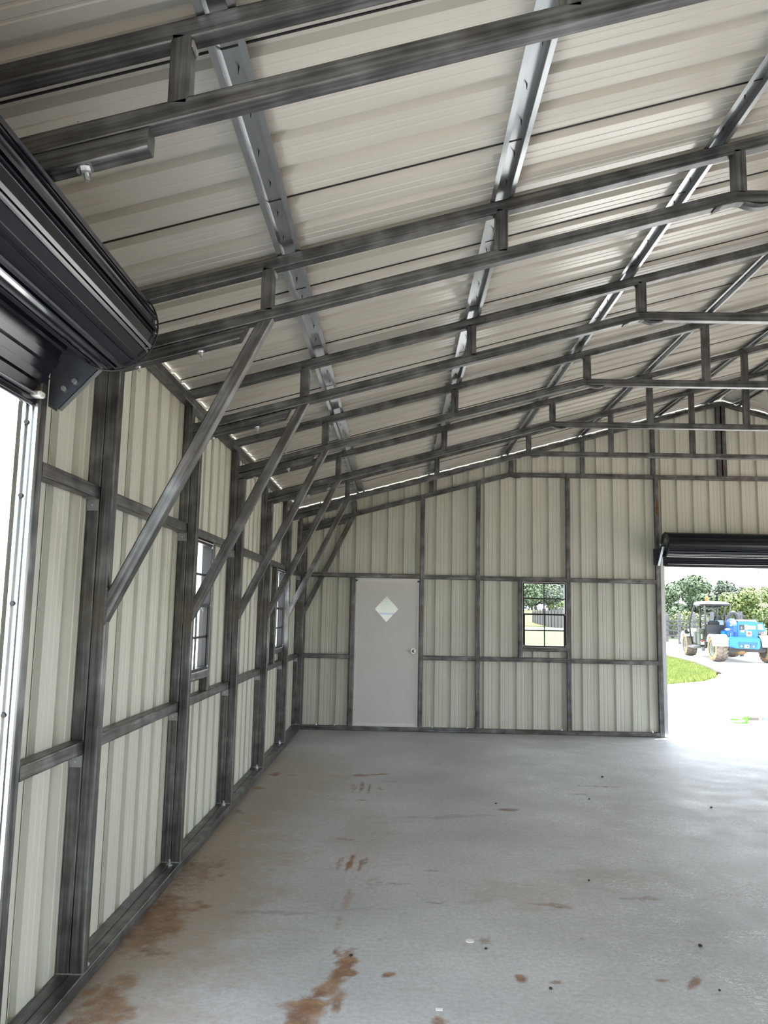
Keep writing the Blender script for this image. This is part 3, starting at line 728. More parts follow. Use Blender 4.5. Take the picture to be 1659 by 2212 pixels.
# ------------------------------------------------------------------ windows
def window(idx, loc, rz, w, h, label):
    """single-hung sash window: local x across, y outwards, z up"""
    e = tag(empty('window_%d' % idx, loc, rz), label, None, kind='structure')
    fr_ = 0.020; mid = h*0.505
    def fbox(n, a, b2, mat=M['window_black'], bv=0.002): return box(n, a, b2, mat, e, bv)
    fbox('window_frame', (0, -0.012, 0), (fr_, 0.06, h)); fbox('window_frame', (w-fr_, -0.012, 0), (w, 0.06, h))
    fbox('window_frame', (fr_, -0.012, 0), (w-fr_, 0.06, fr_)); fbox('window_frame', (fr_, -0.012, h-fr_*0.8), (w-fr_, 0.06, h))
    fbox('meeting_rail', (fr_, -0.010, mid-0.012), (w-fr_, 0.035, mid+0.012))
    lw = fbox('lower_sash_stile', (fr_, 0.0, fr_), (fr_+0.014, 0.022, mid)); fbox('lower_sash_stile', (w-fr_-0.014, 0.0, fr_), (w-fr_, 0.022, mid))
    for z0, z1, yy in ((fr_, mid-0.012, 0.010), (mid+0.012, h-fr_*0.8, 0.030)):
        zm = (z0+z1)/2
        fbox('muntin', (w/2-0.008, yy-0.006, z0), (w/2+0.008, yy+0.005, z1), bv=0.0)
        fbox('muntin', (fr_, yy-0.005, zm-0.008), (w-fr_, yy+0.006, zm+0.008), bv=0.0)
        for xa, xb in ((fr_, w/2-0.008), (w/2+0.008, w-fr_)):
            for za, zb in ((z0, zm-0.008), (zm+0.008, z1)):
                mesh('pane', [(xa, yy, za), (xb, yy, za), (xb, yy, zb), (xa, yy, zb)], [(0, 1, 2, 3)], M['glass'], e)
    for x_, z_ in ((fr_*0.7, fr_), (w-fr_*0.7, fr_), (w-fr_*0.8, mid), (w-fr_, h-fr_)):
        fbox('latch', (x_-0.008, -0.018, z_-0.008), (x_+0.008, -0.010, z_+0.008), M['window_bronze'], 0.002)
    # bright sheet-metal return around the opening
    fbox('trim', (-0.006, -0.016, -0.006), (0.0, 0.07, h+0.006), M['white_trim'], 0); fbox('trim', (w, -0.016, -0.006), (w+0.003, 0.07, h+0.006), M['white_trim'], 0)
    fbox('trim', (0, -0.016, -0.006), (w, 0.07, 0.0), M['white_trim'], 0); fbox('trim', (0, -0.016, h), (w, 0.07, h+0.006), M['white_trim'], 0)
    return e
window(1, (-0.075, WIN1[0], WIN1[2]), math.pi/2, 0.61, 0.90, 'black-framed window in the left wall nearer the camera')
window(2, (-0.075, WIN2[0], WIN2[2]), math.pi/2, 0.61, 0.90, 'black-framed window in the left wall near the back corner')
window(3, (WINB[0]+0.002, YB+0.020, WINB[2]), 0.0, 0.606, 0.893, 'eight-pane black-framed window in the back wall')

# ------------------------------------------------------------------ roll-up doors
def curtain_profile(cx, cz, r, a_end, drop_x, z_bot, turns_lip=True):
    """outline of the rolled sheet: ribs stand proud round the drum, then the tail hangs to z_bot; list of (x, z)"""
    pts = []
    ribs = 15
    for k in range(ribs):
        a0 = 2*math.pi*k/ribs
        for f, dr in ((0.0, 0.0), (0.50, 0.0), (0.53, 0.010), (0.62, 0.010), (0.645, -0.002), (0.76, -0.002), (0.785, 0.010), (0.955, 0.010), (0.985, 0.0)):
            a = a0+2*math.pi/ribs*f; rr = r-0.010+dr
            pts.append((cx+rr*math.cos(a), cz+rr*math.sin(a)))
    return pts
def roll_door(label, org, rz, width, cx, cz, r, x_cur, x_face, z_bot, lab_group):
    """local: y runs along the drum from 0 to -width, x points into the room"""
    e = tag(empty('roll_up_door', org, rz), label, 'door', lab_group)
    pts = curtain_profile(cx, cz, r, 0, x_cur, z_bot); n = len(pts)
    V = []; Fc = []
    ends = (0.0, -width)
    for y in ends:
        for p in pts: V.append((p[0], y, p[1]))
    for i in range(n): j = (i+1) % n; Fc.append((i, n+i, n+j, j))
    for k, y in enumerate(ends):
        c = len(V)
        ri = r*0.55
        for p in pts:
            d = Vector((p[0]-cx, p[1]-cz)).normalized(); V.append((cx+d.x*ri, y, cz+d.y*ri))
        for i in range(n):
            j = (i+1) % n; f = (k*n+i, k*n+j, c+j, c+i); Fc.append(f if k == 0 else f[::-1])
    mesh('rolled_curtain', V, Fc, M['door_black'], e)
    # drum cap and axle
    for y, s in ((-0.004, 1), (-width+0.004, -1)):
        cyl('drum_cap', (cx, y, cz), (cx, y-0.03*s, cz), r*0.56, r*0.56, M['clip'], e, 24)
        cyl('axle', (cx, y, cz), (cx, y+0.075*s, cz), 0.017, 0.017, M['zinc'], e, 12)
        # black edging that runs round the rolled end
        ring = [(cx+(r+0.001)*math.cos(2*math.pi*k/40), y+0.002*s, cz+(r+0.001)*math.sin(2*math.pi*k/40)) for k in range(41)]
        path_tube('curtain_edge', ring, 0.0035, M['door_black_matte'], e, 5, False)
    # tail of the curtain: leaves the drum and slants back into the guides
    xs0, zs0, zs1 = cx-r+0.006, cz-0.03, z_bot+0.02
    prof = []
    nrib = 4
    for k in range(nrib):
        for f, off in ((0.0, 0.0), (0.42, 0.0), (0.50, 0.010), (0.90, 0.010), (0.98, 0.0)):
            tt = (k+f)/nrib; prof.append((xs0+(x_cur-xs0)*min(1, tt*1.15)+off, zs0+(zs1-zs0)*tt))
    prof.append((x_cur, zs1))
    V = []; Fc = []; n = len(prof)
    for off in (0.0, -0.0015):
        for y in (0.0, -width):
            for p in prof: V.append((p[0]+off, y, p[1]))
    for i in range(n-1): Fc += [(i, i+1, n+i+1, n+i), (2*n+i, 3*n+i, 3*n+i+1, 2*n+i+1)]
    mesh('hanging_curtain', V, Fc, M['door_black'], e)
    tube('bottom_bar', (x_cur, -0.030, z_bot+0.020), (x_cur, -width+0.030, z_bot+0.020), e, w=0.030, h=0.040, side=(1, 0, 0), mat=M['door_black'], r=0.012)
    box('bottom_angle', (x_cur+0.014, -width+0.1, z_bot+0.036), (x_cur+0.036, -0.075, z_bot+0.042), M['track'], e, 0.001)
    box('stop_clip', (x_cur+0.008, -0.085, z_bot+0.030), (x_cur+0.052, -0.045, z_bot+0.052), M['white_trim'], e, 0.004)
    # guides: shallow folded channels inside the reveal of the opening
    for y, s in ((-0.035, 1), (-width+0.035, -1)):
        sec = [(x_cur-0.028, 0.0), (x_cur-0.028, -0.020), (x_cur-0.016, -0.020), (x_cur-0.016, -0.004), (x_cur-0.004, -0.004), (x_cur-0.004, -0.014), (x_cur+0.006, -0.014), (x_cur+0.008, -0.004),
               (x_cur+0.020, -0.004), (x_cur+0.020, -0.018), (x_cur+0.029, -0.018), (x_cur+0.029, 0.0)]
        V = []; Fc = []; n = len(sec)
        for z in (0.0, z_bot+0.01):
            for p in sec: V.append((p[0], y+p[1]*s, z))
        for i in range(n): j = (i+1) % n; Fc.append((i, j, n+j, n+i) if s < 0 else (i, n+i, n+j, j))
        Fc += [tuple(range(n)), tuple(range(2*n-1, n-1, -1))]
        gd = mesh('guide', V, Fc, M['track'], e)
        for zz in (0.42, 0.82, 1.22, 1.62, 2.02, 2.30): cyl('guide_bolt', (x_cur-0.010, y-0.004*s, zz), (x_cur-0.010, y-0.022*s, zz), 0.009, 0.009, M['door_black_matte'], gd, 8)
        # bracket: flange on the post and a gusset out to the axle
        yb = y+0.062*s
        b_ = prism('bracket', [(x_face+0.001, z_bot+0.03), (x_face+0.001, z_bot+0.24), (cx+0.02, cz-0.01), (cx+0.05, cz-0.03), (x_face+0.04, z_bot+0.01)], 1, yb-0.002, yb+0.002, M['bracket'], e)
        prism('bracket_flange', [(yb, z_bot+0.02), (yb+0.075*s, z_bot+0.02), (yb+0.075*s, z_bot+0.25), (yb, z_bot+0.25)], 0, x_face+0.0005, x_face+0.0045, M['bracket'], b_)
        V = [(x_face+0.04, yb, z_bot+0.01), (x_face+0.04, yb+0.03*s, z_bot+0.01), (cx+0.05, yb+0.03*s, cz-0.03), (cx+0.05, yb, cz-0.03)]
        mesh('bracket_lip', V+[(a+0.002, b2, c-0.002) for a, b2, c in V], [(0, 1, 2, 3), (7, 6, 5, 4), (0, 4, 5, 1), (2, 6, 7, 3)], M['track'], b_)
        for q, (bx, bz) in enumerate(((0.06, 0.07), (0.10, 0.10))):
            cyl('bracket_bolt', (x_face+bx, yb-0.012, z_bot+bz+0.02), (x_face+bx, yb-0.002, z_bot+bz+0.02), 0.011, 0.011, M['zinc'], b_, 6)
        cyl('axle_clamp', (cx, yb-0.01, cz), (cx, yb+0.035*s, cz), 0.034, 0.030, M['bracket'], b_, 14)
    return e
rd1 = roll_door('black roll-up door coiled up over the opening at left', (0, 2.95, 0), 0.0, 2.95-DOOR_L[0], 0.19, 2.69, 0.170, -0.090, -0.060, 2.362, 'black roll-up doors')
rd2 = roll_door('black roll-up door coiled over the far opening to the yard', (5.000+3.12, YB, 0), -math.pi/2, 3.12, 0.20, 2.625, 0.172, -0.030, 0.0, 2.335, 'black roll-up doors')

# pull rope hanging from the far roll-up door
e = tag(path_tube('pull_rope', [(6.325, YB-0.055, 2.34), (6.33, YB-0.055, 2.20), (6.345, YB-0.06, 1.95), (6.352, YB-0.06, 1.80), (6.368, YB-0.06, 1.66), (6.372, YB-0.06, 1.62)], [0.005]*5+[0.009], M['rope'], None, 6), 'thin white pull rope hanging from the far roll-up door', 'rope')

# ------------------------------------------------------------------ small litter on the floor
M['clod'] = simple('dirt_clod', (0.05, 0.035, 0.025), 0.9, noise=0.4, scale=60)
def clod(x, y, r, label, seed):
    rnd = random.Random(seed); bm = bmesh.new(); r *= 0.6; bmesh.ops.create_icosphere(bm, subdivisions=2, radius=r)
    for v in bm.verts: v.co *= rnd.uniform(0.72, 1.15); v.co.z = v.co.z*0.6
    zmin = min(v.co.z for v in bm.verts)
    for v in bm.verts: v.co.z -= zmin
    o = bm_obj('dirt_clod', bm, M['clod']); o.location = (x, y, 0); tag(o, label, 'dirt', 'clods of dirt on the floor')
clod(2.842, 4.20, 0.018, 'largest dark clod lying alone at the right of the floor', 1)
clod(2.007, 3.70, 0.013, 'dark clod near the bottom edge between two clay spots', 2)
clod(1.77, 4.10, 0.012, 'dark clod just right of the white disc', 3)
clod(1.12, 3.98, 0.014, 'dark clod at the head of the rusty clay streak', 4)
clod(2.19, 7.10, 0.016, 'dark crumb on the mid floor by the dark smear', 5)
clod(3.42, 8.35, 0.022, 'dark crumb far out beside the brown smear before the back wall', 6)
clod(4.05, 7.15, 0.018, 'dark crumb at the right edge of the mid floor', 7)
clod(2.52, 5.15, 0.013, 'small dark crumb in the middle of the right floor', 8)
clod(3.05, 7.35, 0.018, 'dark crumb a little nearer than the brown smear', 9)
clod(2.75, 3.73, 0.011, 'small dark crumb at the lower right between clay flakes', 10)
o = cyl('white_disc', (1.700, 4.185, 0.0005), (1.700, 4.185, 0.006), 0.021, 0.020, M['rope'], None, 18); tag(o, 'small white plastic disc lying on the concrete floor', 'disc')
o = box('white_chip', (1.495, 3.478, 0.0005), (1.527, 3.498, 0.005), M['rope'], None, 0.002); tag(o, 'small white chip near the bottom edge of the floor', 'chip')

# ------------------------------------------------------------------ outside: ground
GZ = -0.05
M['concrete_out'] = simple('concrete_drive', (0.62, 0.60, 0.57), 0.85, noise=0.08, scale=1.5)
M['gravel'] = simple('white_gravel', (0.74, 0.72, 0.69), 0.9, noise=0.08, scale=3)
M['lawn'] = simple('lawn_turf', (0.046, 0.068, 0.016), 0.9, noise=0.3, scale=0.9)
M['clay'] = simple('red_clay_yard', (0.44, 0.315, 0.235), 0.9, noise=0.15, scale=0.8)
M['edging'] = simple('drive_edging', (0.05, 0.035, 0.026), 0.9, noise=0.3, scale=9)
M['blade'] = simple('grass_blade', (0.20, 0.25, 0.055), 0.7, noise=0.3, scale=2.0)
def smoothstep(a, b2, x):
    f = max(0, min(1, (x-a)/(b2-a))); return f*f*(3-2*f)
def gz(x, y): return GZ-0.01 + 3.2*smoothstep(125, 210, y) + 1.2*smoothstep(70, 125, y)*smoothstep(40, 10, x)*0.0
xs_ = [-120+8*i for i in range(36)]; ys_ = [-60+6*i for i in range(60)]
V = [(x, y, gz(x, y)) for y in ys_ for x in xs_]; n = len(xs_)
Fc = [(j*n+i, j*n+i+1, (j+1)*n+i+1, (j+1)*n+i) for j in range(len(ys_)-1) for i in range(n-1)]
tag(mesh('ground_lawn', V, Fc, M['lawn'], smooth=True), kind='structure')
edge = [(8.2, 20.5), (9.6, 21.8), (10.6, 23.4), (11.2, 24.95), (11.65, 26.5), (12.5, 30.4), (13.06, 35.0), (14.6, 43.0), (17.5, 52.0), (20.8, 60.0), (22.7, 64.0)]
drive = [(-0.3, 11.30), (-0.3, 20.3)]+edge+[(60, 75), (60, 11.30)]
def slab(name, poly, z0, z1, mat):
    bm = bmesh.new(); a = [bm.verts.new((x, y, z1)) for x, y in poly]; b2 = [bm.verts.new((x, y, z0)) for x, y in poly]
    bm.faces.new(a); n = len(poly)
    for i in range(n): bm.faces.new((a[i], b2[i], b2[(i+1) % n], a[(i+1) % n]))
    bmesh.ops.recalc_face_normals(bm, faces=bm.faces[:]); bmesh.ops.triangulate(bm, faces=bm.faces[:])
    return tag(bm_obj(name, bm, mat), kind='structure')
slab('ground_driveway', drive, -0.12, -0.03, M['concrete_out'])
slab('ground_far_track', [(14, 92), (17.5, 97), (23, 100), (40, 96), (40, 118), (22, 116), (14, 106), (10.5, 99)], -0.12, -0.03, M['concrete_out'])
slab('ground_side_yard', [(-9.45, -20), (-9.45, 50), (-2.5, 50), (-0.32, 20), (-0.32, -20)], -0.12, -0.032, M['gravel'])
slab('ground_front_yard', [(-0.30, -34), (-0.30, YF-0.14), (XE+0.2, YF-0.14), (XE+0.2, 11.28), (46, 11.28), (46, -34)], -0.12, -0.031, M['clay'])
# brown edging between grass and drive
pe = [Vector((x, y, -0.02)) for x, y in [(11.15, 24.7), (11.25, 25.2)]+edge[4:8]]
tag(path_tube('drive_edging', pe, 0.07, M['edging'], None, 6), 'dark brown edging strip curving along the driveway grass', 'edging')
# grass blades on the patch beside the drive: nobody could count them
def in_patch(x, y):
    if y < 20.6 or y > 36: return False
    for (xa, ya), (xb, yb) in zip(edge[:-1], edge[1:]):
        if ya <= y <= yb: return x < xa+(xb-xa)*(y-ya)/(yb-ya)-0.08
    return False
V = []; Fc = []; rnd = random.Random(3)
while len(Fc) < 16000:
    y = rnd.uniform(20.4, 36); x = rnd.uniform(6.5, 13.2)
    if not in_patch(x, y) or x < 1.31+(y*0.325): continue
    a = rnd.uniform(0, math.pi); h = rnd.uniform(0.05, 0.13); w_ = rnd.uniform(0.008, 0.018); dx = rnd.uniform(-0.05, 0.05); dy = rnd.uniform(-0.05, 0.05)
    k = len(V); c, s = math.cos(a)*w_, math.sin(a)*w_
    V += [(x-c, y-s, GZ-0.02), (x+c, y+s, GZ-0.02), (x+dx, y+dy, GZ+h)]; Fc.append((k, k+1, k+2))
tag(mesh('grass', V, Fc, M['blade']), 'bright green grass growing beside the driveway', 'grass', kind='stuff')

# ------------------------------------------------------------------ white building invented across the side yard to whiten the left door view
M['siding'] = simple('white_siding', (0.80, 0.80, 0.79), 0.6, noise=0.02, scale=2)
M['roof_grey'] = simple('grey_roof', (0.25, 0.26, 0.28), 0.6, noise=0.1, scale=3)
wb = tag(empty('invented_building', (-9.5, 6, 0)), 'invented white-sided building that whitens the left door and window views', 'building')
for k in range(24):
    z0 = -0.05+0.2*k
    prism('siding_board', [(0.0, z0), (0.022, z0), (0.006, z0+0.205), (0.0, z0+0.205)], 1, -16, 44, M['siding'], wb)
prism('body', [(-6, -0.05), (-0.002, -0.05), (-0.002, 4.75), (-3, 5.9), (-6, 4.75)], 1, -16, 44, M['siding'], wb)
mesh('roof', [(0.35, -16.3, 4.66), (0.35, 44.3, 4.66), (-3, 44.3, 5.95), (-3, -16.3, 5.95), (-6.35, -16.3, 4.66), (-6.35, 44.3, 4.66)], [(0, 1, 2, 3), (3, 2, 5, 4)], M['roof_grey'], wb)

# ------------------------------------------------------------------ cream cottage seen through the diamond window
M['cream'] = simple('cream_wall', (0.24, 0.225, 0.18), 0.7, noise=0.04, scale=2)
M['grey_paint'] = simple('grey_paint', (0.055, 0.06, 0.08), 0.6, noise=0.1, scale=4)
ct_ = tag(empty('cottage', (0.6, 52, GZ)), 'cream cottage with grey porch posts seen through the door diamond', 'building')
prism('body', [(-5, 0), (5, 0), (5, 3.0), (0, 4.8), (-5, 3.0)], 1, 1.5, 9, M['cream'], ct_)
mesh('roof', [(-5.4, -0.4, 2.9), (5.4, -0.4, 2.9), (5.4, 5.2, 5.0), (-5.4, 5.2, 5.0), (-5.4, 9.4, 3.0), (5.4, 9.4, 3.0)], [(0, 1, 2, 3), (3, 2, 5, 4)], M['roof_grey'], ct_)
for x in (-4.6, -2.6, -1.15, -0.75, 1.5, 4.6): box('porch_post', (x-0.10, -0.10, 0), (x+0.10, 0.10, 2.9), M['grey_paint'], ct_, 0.01)
box('porch_rail', (-0.75, -0.04, 1.55), (4.6, 0.04, 1.68), M['grey_paint'], ct_, 0.01)
box('porch_floor', (-5, -0.3, 0), (5, 1.5, 0.15), M['concrete_out'], ct_, 0.01)

# ------------------------------------------------------------------ green-jawed pole tool lying on the drive
M['lime'] = simple('lime_plastic', (0.10, 0.45, 0.03), 0.4, noise=0.1, scale=20)
M['pole_grey'] = simple('pole_grey', (0.14, 0.12, 0.12), 0.45)
M['sticker_blue'] = simple('sticker_blue', (0.16, 0.30, 0.45), 0.5)
tl = tag(empty('pole_pruner', (6.64, 13.10, -0.03), math.radians(4)), 'grey pole tool with lime green jaws lying on the white driveway', 'tool')
path_tube('shaft', [(0.345, 0, 0.075), (0.9, 0.02, 0.085), (2.2, 0.05, 0.09)], 0.032, M['pole_grey'], tl, 12)
cyl('sticker', (0.50, 0.006, 0.0778), (0.55, 0.008, 0.0787), 0.0328, 0.0328, M['rope'], tl, 14); cyl('sticker', (0.565, 0.008, 0.079), (0.66, 0.0115, 0.0807), 0.0328, 0.0328, M['sticker_blue'], tl, 14)
prism('upper_jaw', [(0.0, 0.055), (0.06, 0.075), (0.075, 0.088), (0.085, 0.078), (0.18, 0.072), (0.17, 0.058), (0.18, 0.046), (0.06, 0.042)], 1, -0.02, 0.02, M['lime'], tl, 0.003)
prism('jaw_arm', [(0.21, 0.075), (0.26, 0.105), (0.35, 0.115), (0.355, 0.05), (0.31, 0.045), (0.245, 0.055)], 1, -0.025, 0.025, M['lime'], tl, 0.004)
prism('lower_jaw', [(0.0, 0.016), (0.02, 0.022), (0.18, 0.016), (0.27, 0.022), (0.315, 0.05), (0.325, 0.02), (0.31, 0.0), (0.18, 0.0), (0.09, 0.006)], 1, -0.02, 0.02, M['lime'], tl, 0.002)
cyl('hinge_pin', (0.33, -0.03, 0.075), (0.33, 0.03, 0.075), 0.008, 0.008, M['door_black_matte'], tl, 8)

# ------------------------------------------------------------------ telehandler
M['th_blue_shaded'] = simple('machine_blue_shaded', (0.001, 0.070, 0.26), 0.30, noise=0.05, scale=3)  # shade put into the colour: deeper blue for left side and recess
M['th_blue_lit'] = simple('machine_blue_lit', (0.006, 0.125, 0.31), 0.28)  # same paint, sunlit tone put into the colour of the rear parts
M['th_white'] = simple('machine_white', (0.62, 0.62, 0.61), 0.4)
M['th_black'] = simple('machine_black', (0.018, 0.019, 0.022), 0.45)
M['th_frame'] = simple('machine_frame_black', (0.012, 0.012, 0.014), 0.4)
M['th_green'] = simple('machine_green_grey', (0.055, 0.07, 0.045), 0.5)
M['th_grey'] = simple('machine_grey', (0.12, 0.12, 0.13), 0.5, noise=0.15, scale=6)
M['tyre'] = simple('muddy_tyre', (0.135, 0.115, 0.095), 0.85, noise=0.3, scale=7)
M['tyre_mud'] = simple('clay_on_tyre', (0.30, 0.19, 0.10), 0.9, noise=0.3, scale=5)
M['rim'] = simple('rim_grey_green', (0.17, 0.18, 0.15), 0.5, noise=0.2, scale=6)
M['orange'] = simple('beacon_orange', (0.48, 0.09, 0.004), 0.25)
M['sticker'] = simple('sticker_white', (0.62, 0.62, 0.62), 0.5); M['sticker_red'] = simple('sticker_red', (0.30, 0.05, 0.06), 0.5)
M['th_glass'] = simple('dusty_screen', (0.20, 0.23, 0.26), 0.25)
th = tag(empty('telehandler', (13.917, 32.005, -0.03), -math.radians(8.8)), 'blue telehandler with white cab roof and orange beacon parked outside', 'vehicle')
def lathe(name, prof, mat, par, seg=28, smooth=True):
    """profile (x, r) turned about the local x axis"""
    V = []; Fc = []; n = len(prof)
    for k in range(seg):
        a = 2*math.pi*k/seg
        for x, r in prof: V.append((x, r*math.cos(a), r*math.sin(a)))
    for k in range(seg):
        k2 = (k+1) % seg
        for i in range(n-1): Fc.append((k*n+i, k*n+i+1, k2*n+i+1, k2*n+i))
    return mesh(name, V, Fc, mat, par, smooth=smooth)
def wheel(loc, steer):
    R, Wd = 0.515, 0.46
    w_ = empty('wheel', loc, steer); w_.parent = th
    h = Wd/2
    lathe('tyre', [(-h*0.80, 0.30), (-h*0.97, 0.36), (-h, 0.42), (-h*0.88, R-0.05), (-h*0.6, R-0.028), (0, R-0.022), (h*0.6, R-0.028), (h*0.88, R-0.05), (h, 0.42), (h*0.97, 0.36), (h*0.80, 0.30)], M['tyre'], w_, 36)
    for s in (-1, 1):
        lathe('sidewall_mud', [(s*h*0.985, 0.325), (s*(h+0.004), 0.36), (s*(h+0.006), 0.42), (s*(h*0.93), R-0.045)], M['tyre_mud'], w_, 36)
        lathe('rim', [(s*h*0.80, 0.315), (s*h*0.90, 0.31), (s*h*0.85, 0.285), (s*h*0.45, 0.265), (s*h*0.40, 0.20), (s*h*0.50, 0.0)], M['rim'], w_, 28)
        lathe('hub', [(s*h*0.45, 0.15), (s*h*0.78, 0.14), (s*h*0.84, 0.12), (s*h*0.84, 0.0)], M['th_green'], w_, 18)
    # chevron lugs
    bm = bmesh.new(); nl = 20
    for k in range(nl):
        for s in (-1, 1):
            a0 = 2*math.pi*(k+(0.5 if s > 0 else 0))/nl
            vs_ = []
            for r in (R-0.035, R+0.004):
                for f, da in ((0.05, 0.12), (0.05, 0.27), (0.98, -0.06), (0.98, 0.10)):
                    a = a0+da; rr = r-(0.028 if f > 0.9 else 0); vs_.append(bm.verts.new((s*h*f, rr*math.cos(a), rr*math.sin(a))))
            for f in ((4, 5, 7, 6), (0, 1, 5, 4), (2, 6, 7, 3), (0, 4, 6, 2), (1, 3, 7, 5)): bm.faces.new([vs_[i] for i in f])
    bmesh.ops.recalc_face_normals(bm, faces=bm.faces[:])
    bm_obj('tread', bm, M['tyre'], w_)
    return w_
wheel((0.11, 0, 0.515), math.radians(9)); wheel((2.03, 0.05, 0.515), math.radians(9))
wheel((0.02, 4.85, 0.515), math.radians(2)); wheel((1.84, 4.85, 0.515), math.radians(2))
def tb(name, u, v, w_, mat, bev=0.02, par=None): return box(name, (u[0], v[0], w_[0]), (u[1], v[1], w_[1]), mat, par or th, bev)
tb('chassis', (0.45, 1.75), (-0.2, 4.8), (0.42, 0.78), M['th_black'])
tb('axle', (0.3, 1.9), (-0.10, 0.10), (0.40, 0.60), M['th_grey'], 0.04); tb('axle', (0.25, 1.7), (4.75, 4.95), (0.40, 0.60), M['th_grey'], 0.04)
lathe_d = lathe('differential', [(-0.20, 0.0), (-0.19, 0.10), (-0.08, 0.17), (0.08, 0.17), (0.19, 0.10), (0.20, 0.0)], M['tyre_mud'], th, 16); lathe_d.location = (0.98, -0.02, 0.46)
# rear counterweight bumper
cw = prism('counterweight', [(0.34, 0.64), (0.60, 0.56), (1.47, 0.54), (1.50, 0.62), (1.50, 0.95), (1.46, 0.99), (0.56, 1.00), (0.42, 0.96), (0.34, 0.90)], 1, -0.78, -0.25, M['th_blue_lit'], th, 0.035)
prism('recess_panel', [(0.72, 0.60), (1.34, 0.60), (1.40, 0.80), (0.66, 0.80)], 1, -0.792, -0.77, M['th_blue_shaded'], cw, 0.01)
tb('licence_plate', (0.905, 1.075), (-0.803, -0.79), (0.585, 0.705), M['sticker'], 0.008, cw); tb('plate_print', (0.935, 0.975), (-0.806, -0.80), (0.62, 0.665), M['th_grey'], 0.0, cw); tb('plate_print', (0.995, 1.045), (-0.806, -0.80), (0.61, 0.675), M['th_black'], 0.0, cw)
for u in (0.795, 1.235): cyl('tail_light', (u, -0.80, 0.645), (u, -0.785, 0.645), 0.032, 0.032, M['sticker'], cw, 12)
cyl('tow_hole', (1.135, -0.797, 0.705), (1.135, -0.785, 0.705), 0.024, 0.024, M['th_black'], cw, 10)
# boom tower and hood behind the cab
hd_ = prism('hood', [(0.80, 0.96), (1.50, 0.96), (1.50, 1.55), (1.44, 1.60), (0.86, 1.60), (0.80, 1.55)], 1, -0.32, 0.9, M['th_blue_lit'], th, 0.02)
tb('hood_top', (0.82, 1.48), (-0.30, 0.9), (1.58, 1.66), M['th_white'], 0.03, hd_)
tb('vent_opening', (0.865, 1.045), (-0.335, -0.31), (1.26, 1.46), M['th_black'], 0.004, hd_); tb('vent_pipe', (0.90, 0.97), (-0.35, -0.32), (1.28, 1.40), M['th_grey'], 0.02, hd_)
tb('sticker', (1.05, 1.165), (-0.336, -0.318), (1.26, 1.465), M['sticker'], 0.004, hd_); tb('sticker', (1.18, 1.45), (-0.336, -0.318), (1.295, 1.43), M['sticker'], 0.004, hd_)
tb('sticker', (0.905, 1.035), (-0.336, -0.318), (1.17, 1.25), M['sticker'], 0.004, hd_); st_ = tb('sticker', (1.105, 1.305), (-0.336, -0.318), (1.02, 1.225), M['sticker'], 0.004, hd_)
cyl('red_mark', (1.205, -0.342, 1.135), (1.205, -0.330, 1.135), 0.055, 0.055, M['sticker_red'], hd_, 16)
bt = prism('boom_tower', [(-0.30, 0.70), (1.15, 0.70), (1.15, 1.20), (0.95, 1.50), (0.55, 1.66), (0.10, 1.70), (-0.15, 1.62), (-0.30, 1.45)], 0, 0.62, 0.80, M['th_blue_shaded'], th, 0.02)
prism('boom_tower_cheek', [(-0.28, 1.0), (0.7, 1.0), (0.62, 1.48), (0.25, 1.66), (-0.05, 1.68), (-0.24, 1.56)], 0, 1.46, 1.56, M['th_blue_lit'], th, 0.02)
tb('lettering', (0.612, 0.622), (-0.20, 0.06), (1.40, 1.46), M['sticker'], 0.0, bt)
prism('emblem', [(-0.22, 1.42), (-0.22, 1.62), (-0.16, 1.60), (-0.17, 1.46)], 0, 0.612, 0.624, M['sticker'], bt); prism('emblem', [(-0.12, 1.60), (0.06, 1.60), (-0.03, 1.50)], 0, 0.612, 0.624, M['sticker'], bt)
tb('decal', (0.53, 0.545), (-0.30, -0.20), (0.98, 1.13), M['sticker'], 0.0, th)
tb('side_tank', (0.46, 0.80), (-0.30, 1.0), (0.72, 1.22), M['th_blue_shaded'], 0.04); tb('tank_step', (0.34, 0.48), (0.1, 0.4), (1.05, 1.17), M['th_blue_lit'], 0.015); tb('tank_cap', (0.50, 0.66), (0.1, 0.5), (1.22, 1.30), M['th_white'], 0.03)
prism('rear_frame', [(-0.3, 0.55), (0.9, 0.55), (0.9, 1.0), (-0.3, 1.0)], 0, 0.44, 0.62, M['th_blue_shaded'], th, 0.03)
# engine pod on the right
pod = prism('engine_pod', [(1.52, 1.22), (1.88, 1.22), (1.92, 1.30), (1.80, 1.56), (1.56, 1.58)], 1, -0.05, 2.4, M['th_blue_lit'], th, 0.02)
prism('pod_screen', [(1.57, 1.28), (1.84, 1.28), (1.77, 1.50), (1.58, 1.51)], 1, -0.062, -0.045, M['th_glass'], pod); tb('pod_skirt', (1.56, 1.85), (0.0, 2.3), (1.12, 1.23), M['th_grey'], 0.01, pod); tb('pod_base', (1.56, 1.75), (0.05, 2.3), (0.8, 1.13), M['th_black'], 0.01, pod)
# boom lying forward, hose loop behind it
tb('boom', (0.92, 1.30), (0.2, 5.2), (1.30, 1.62), M['th_blue_lit'], 0.03)
tb('boom_head', (0.55, 1.45), (5.3, 5.9), (0.35, 1.25), M['th_grey'], 0.05)
path_tube('hose_loop', [(0.66, 0.8, 1.30), (0.68, 0.8, 1.55), (0.74, 0.8, 1.78), (0.83, 0.8, 1.92), (0.95, 0.8, 1.93), (1.05, 0.8, 1.84), (1.10, 0.8, 1.66), (1.10, 0.8, 1.50)], [0.10, 0.10, 0.085, 0.075, 0.085, 0.10, 0.09, 0.09], M['th_black'], th, 12)
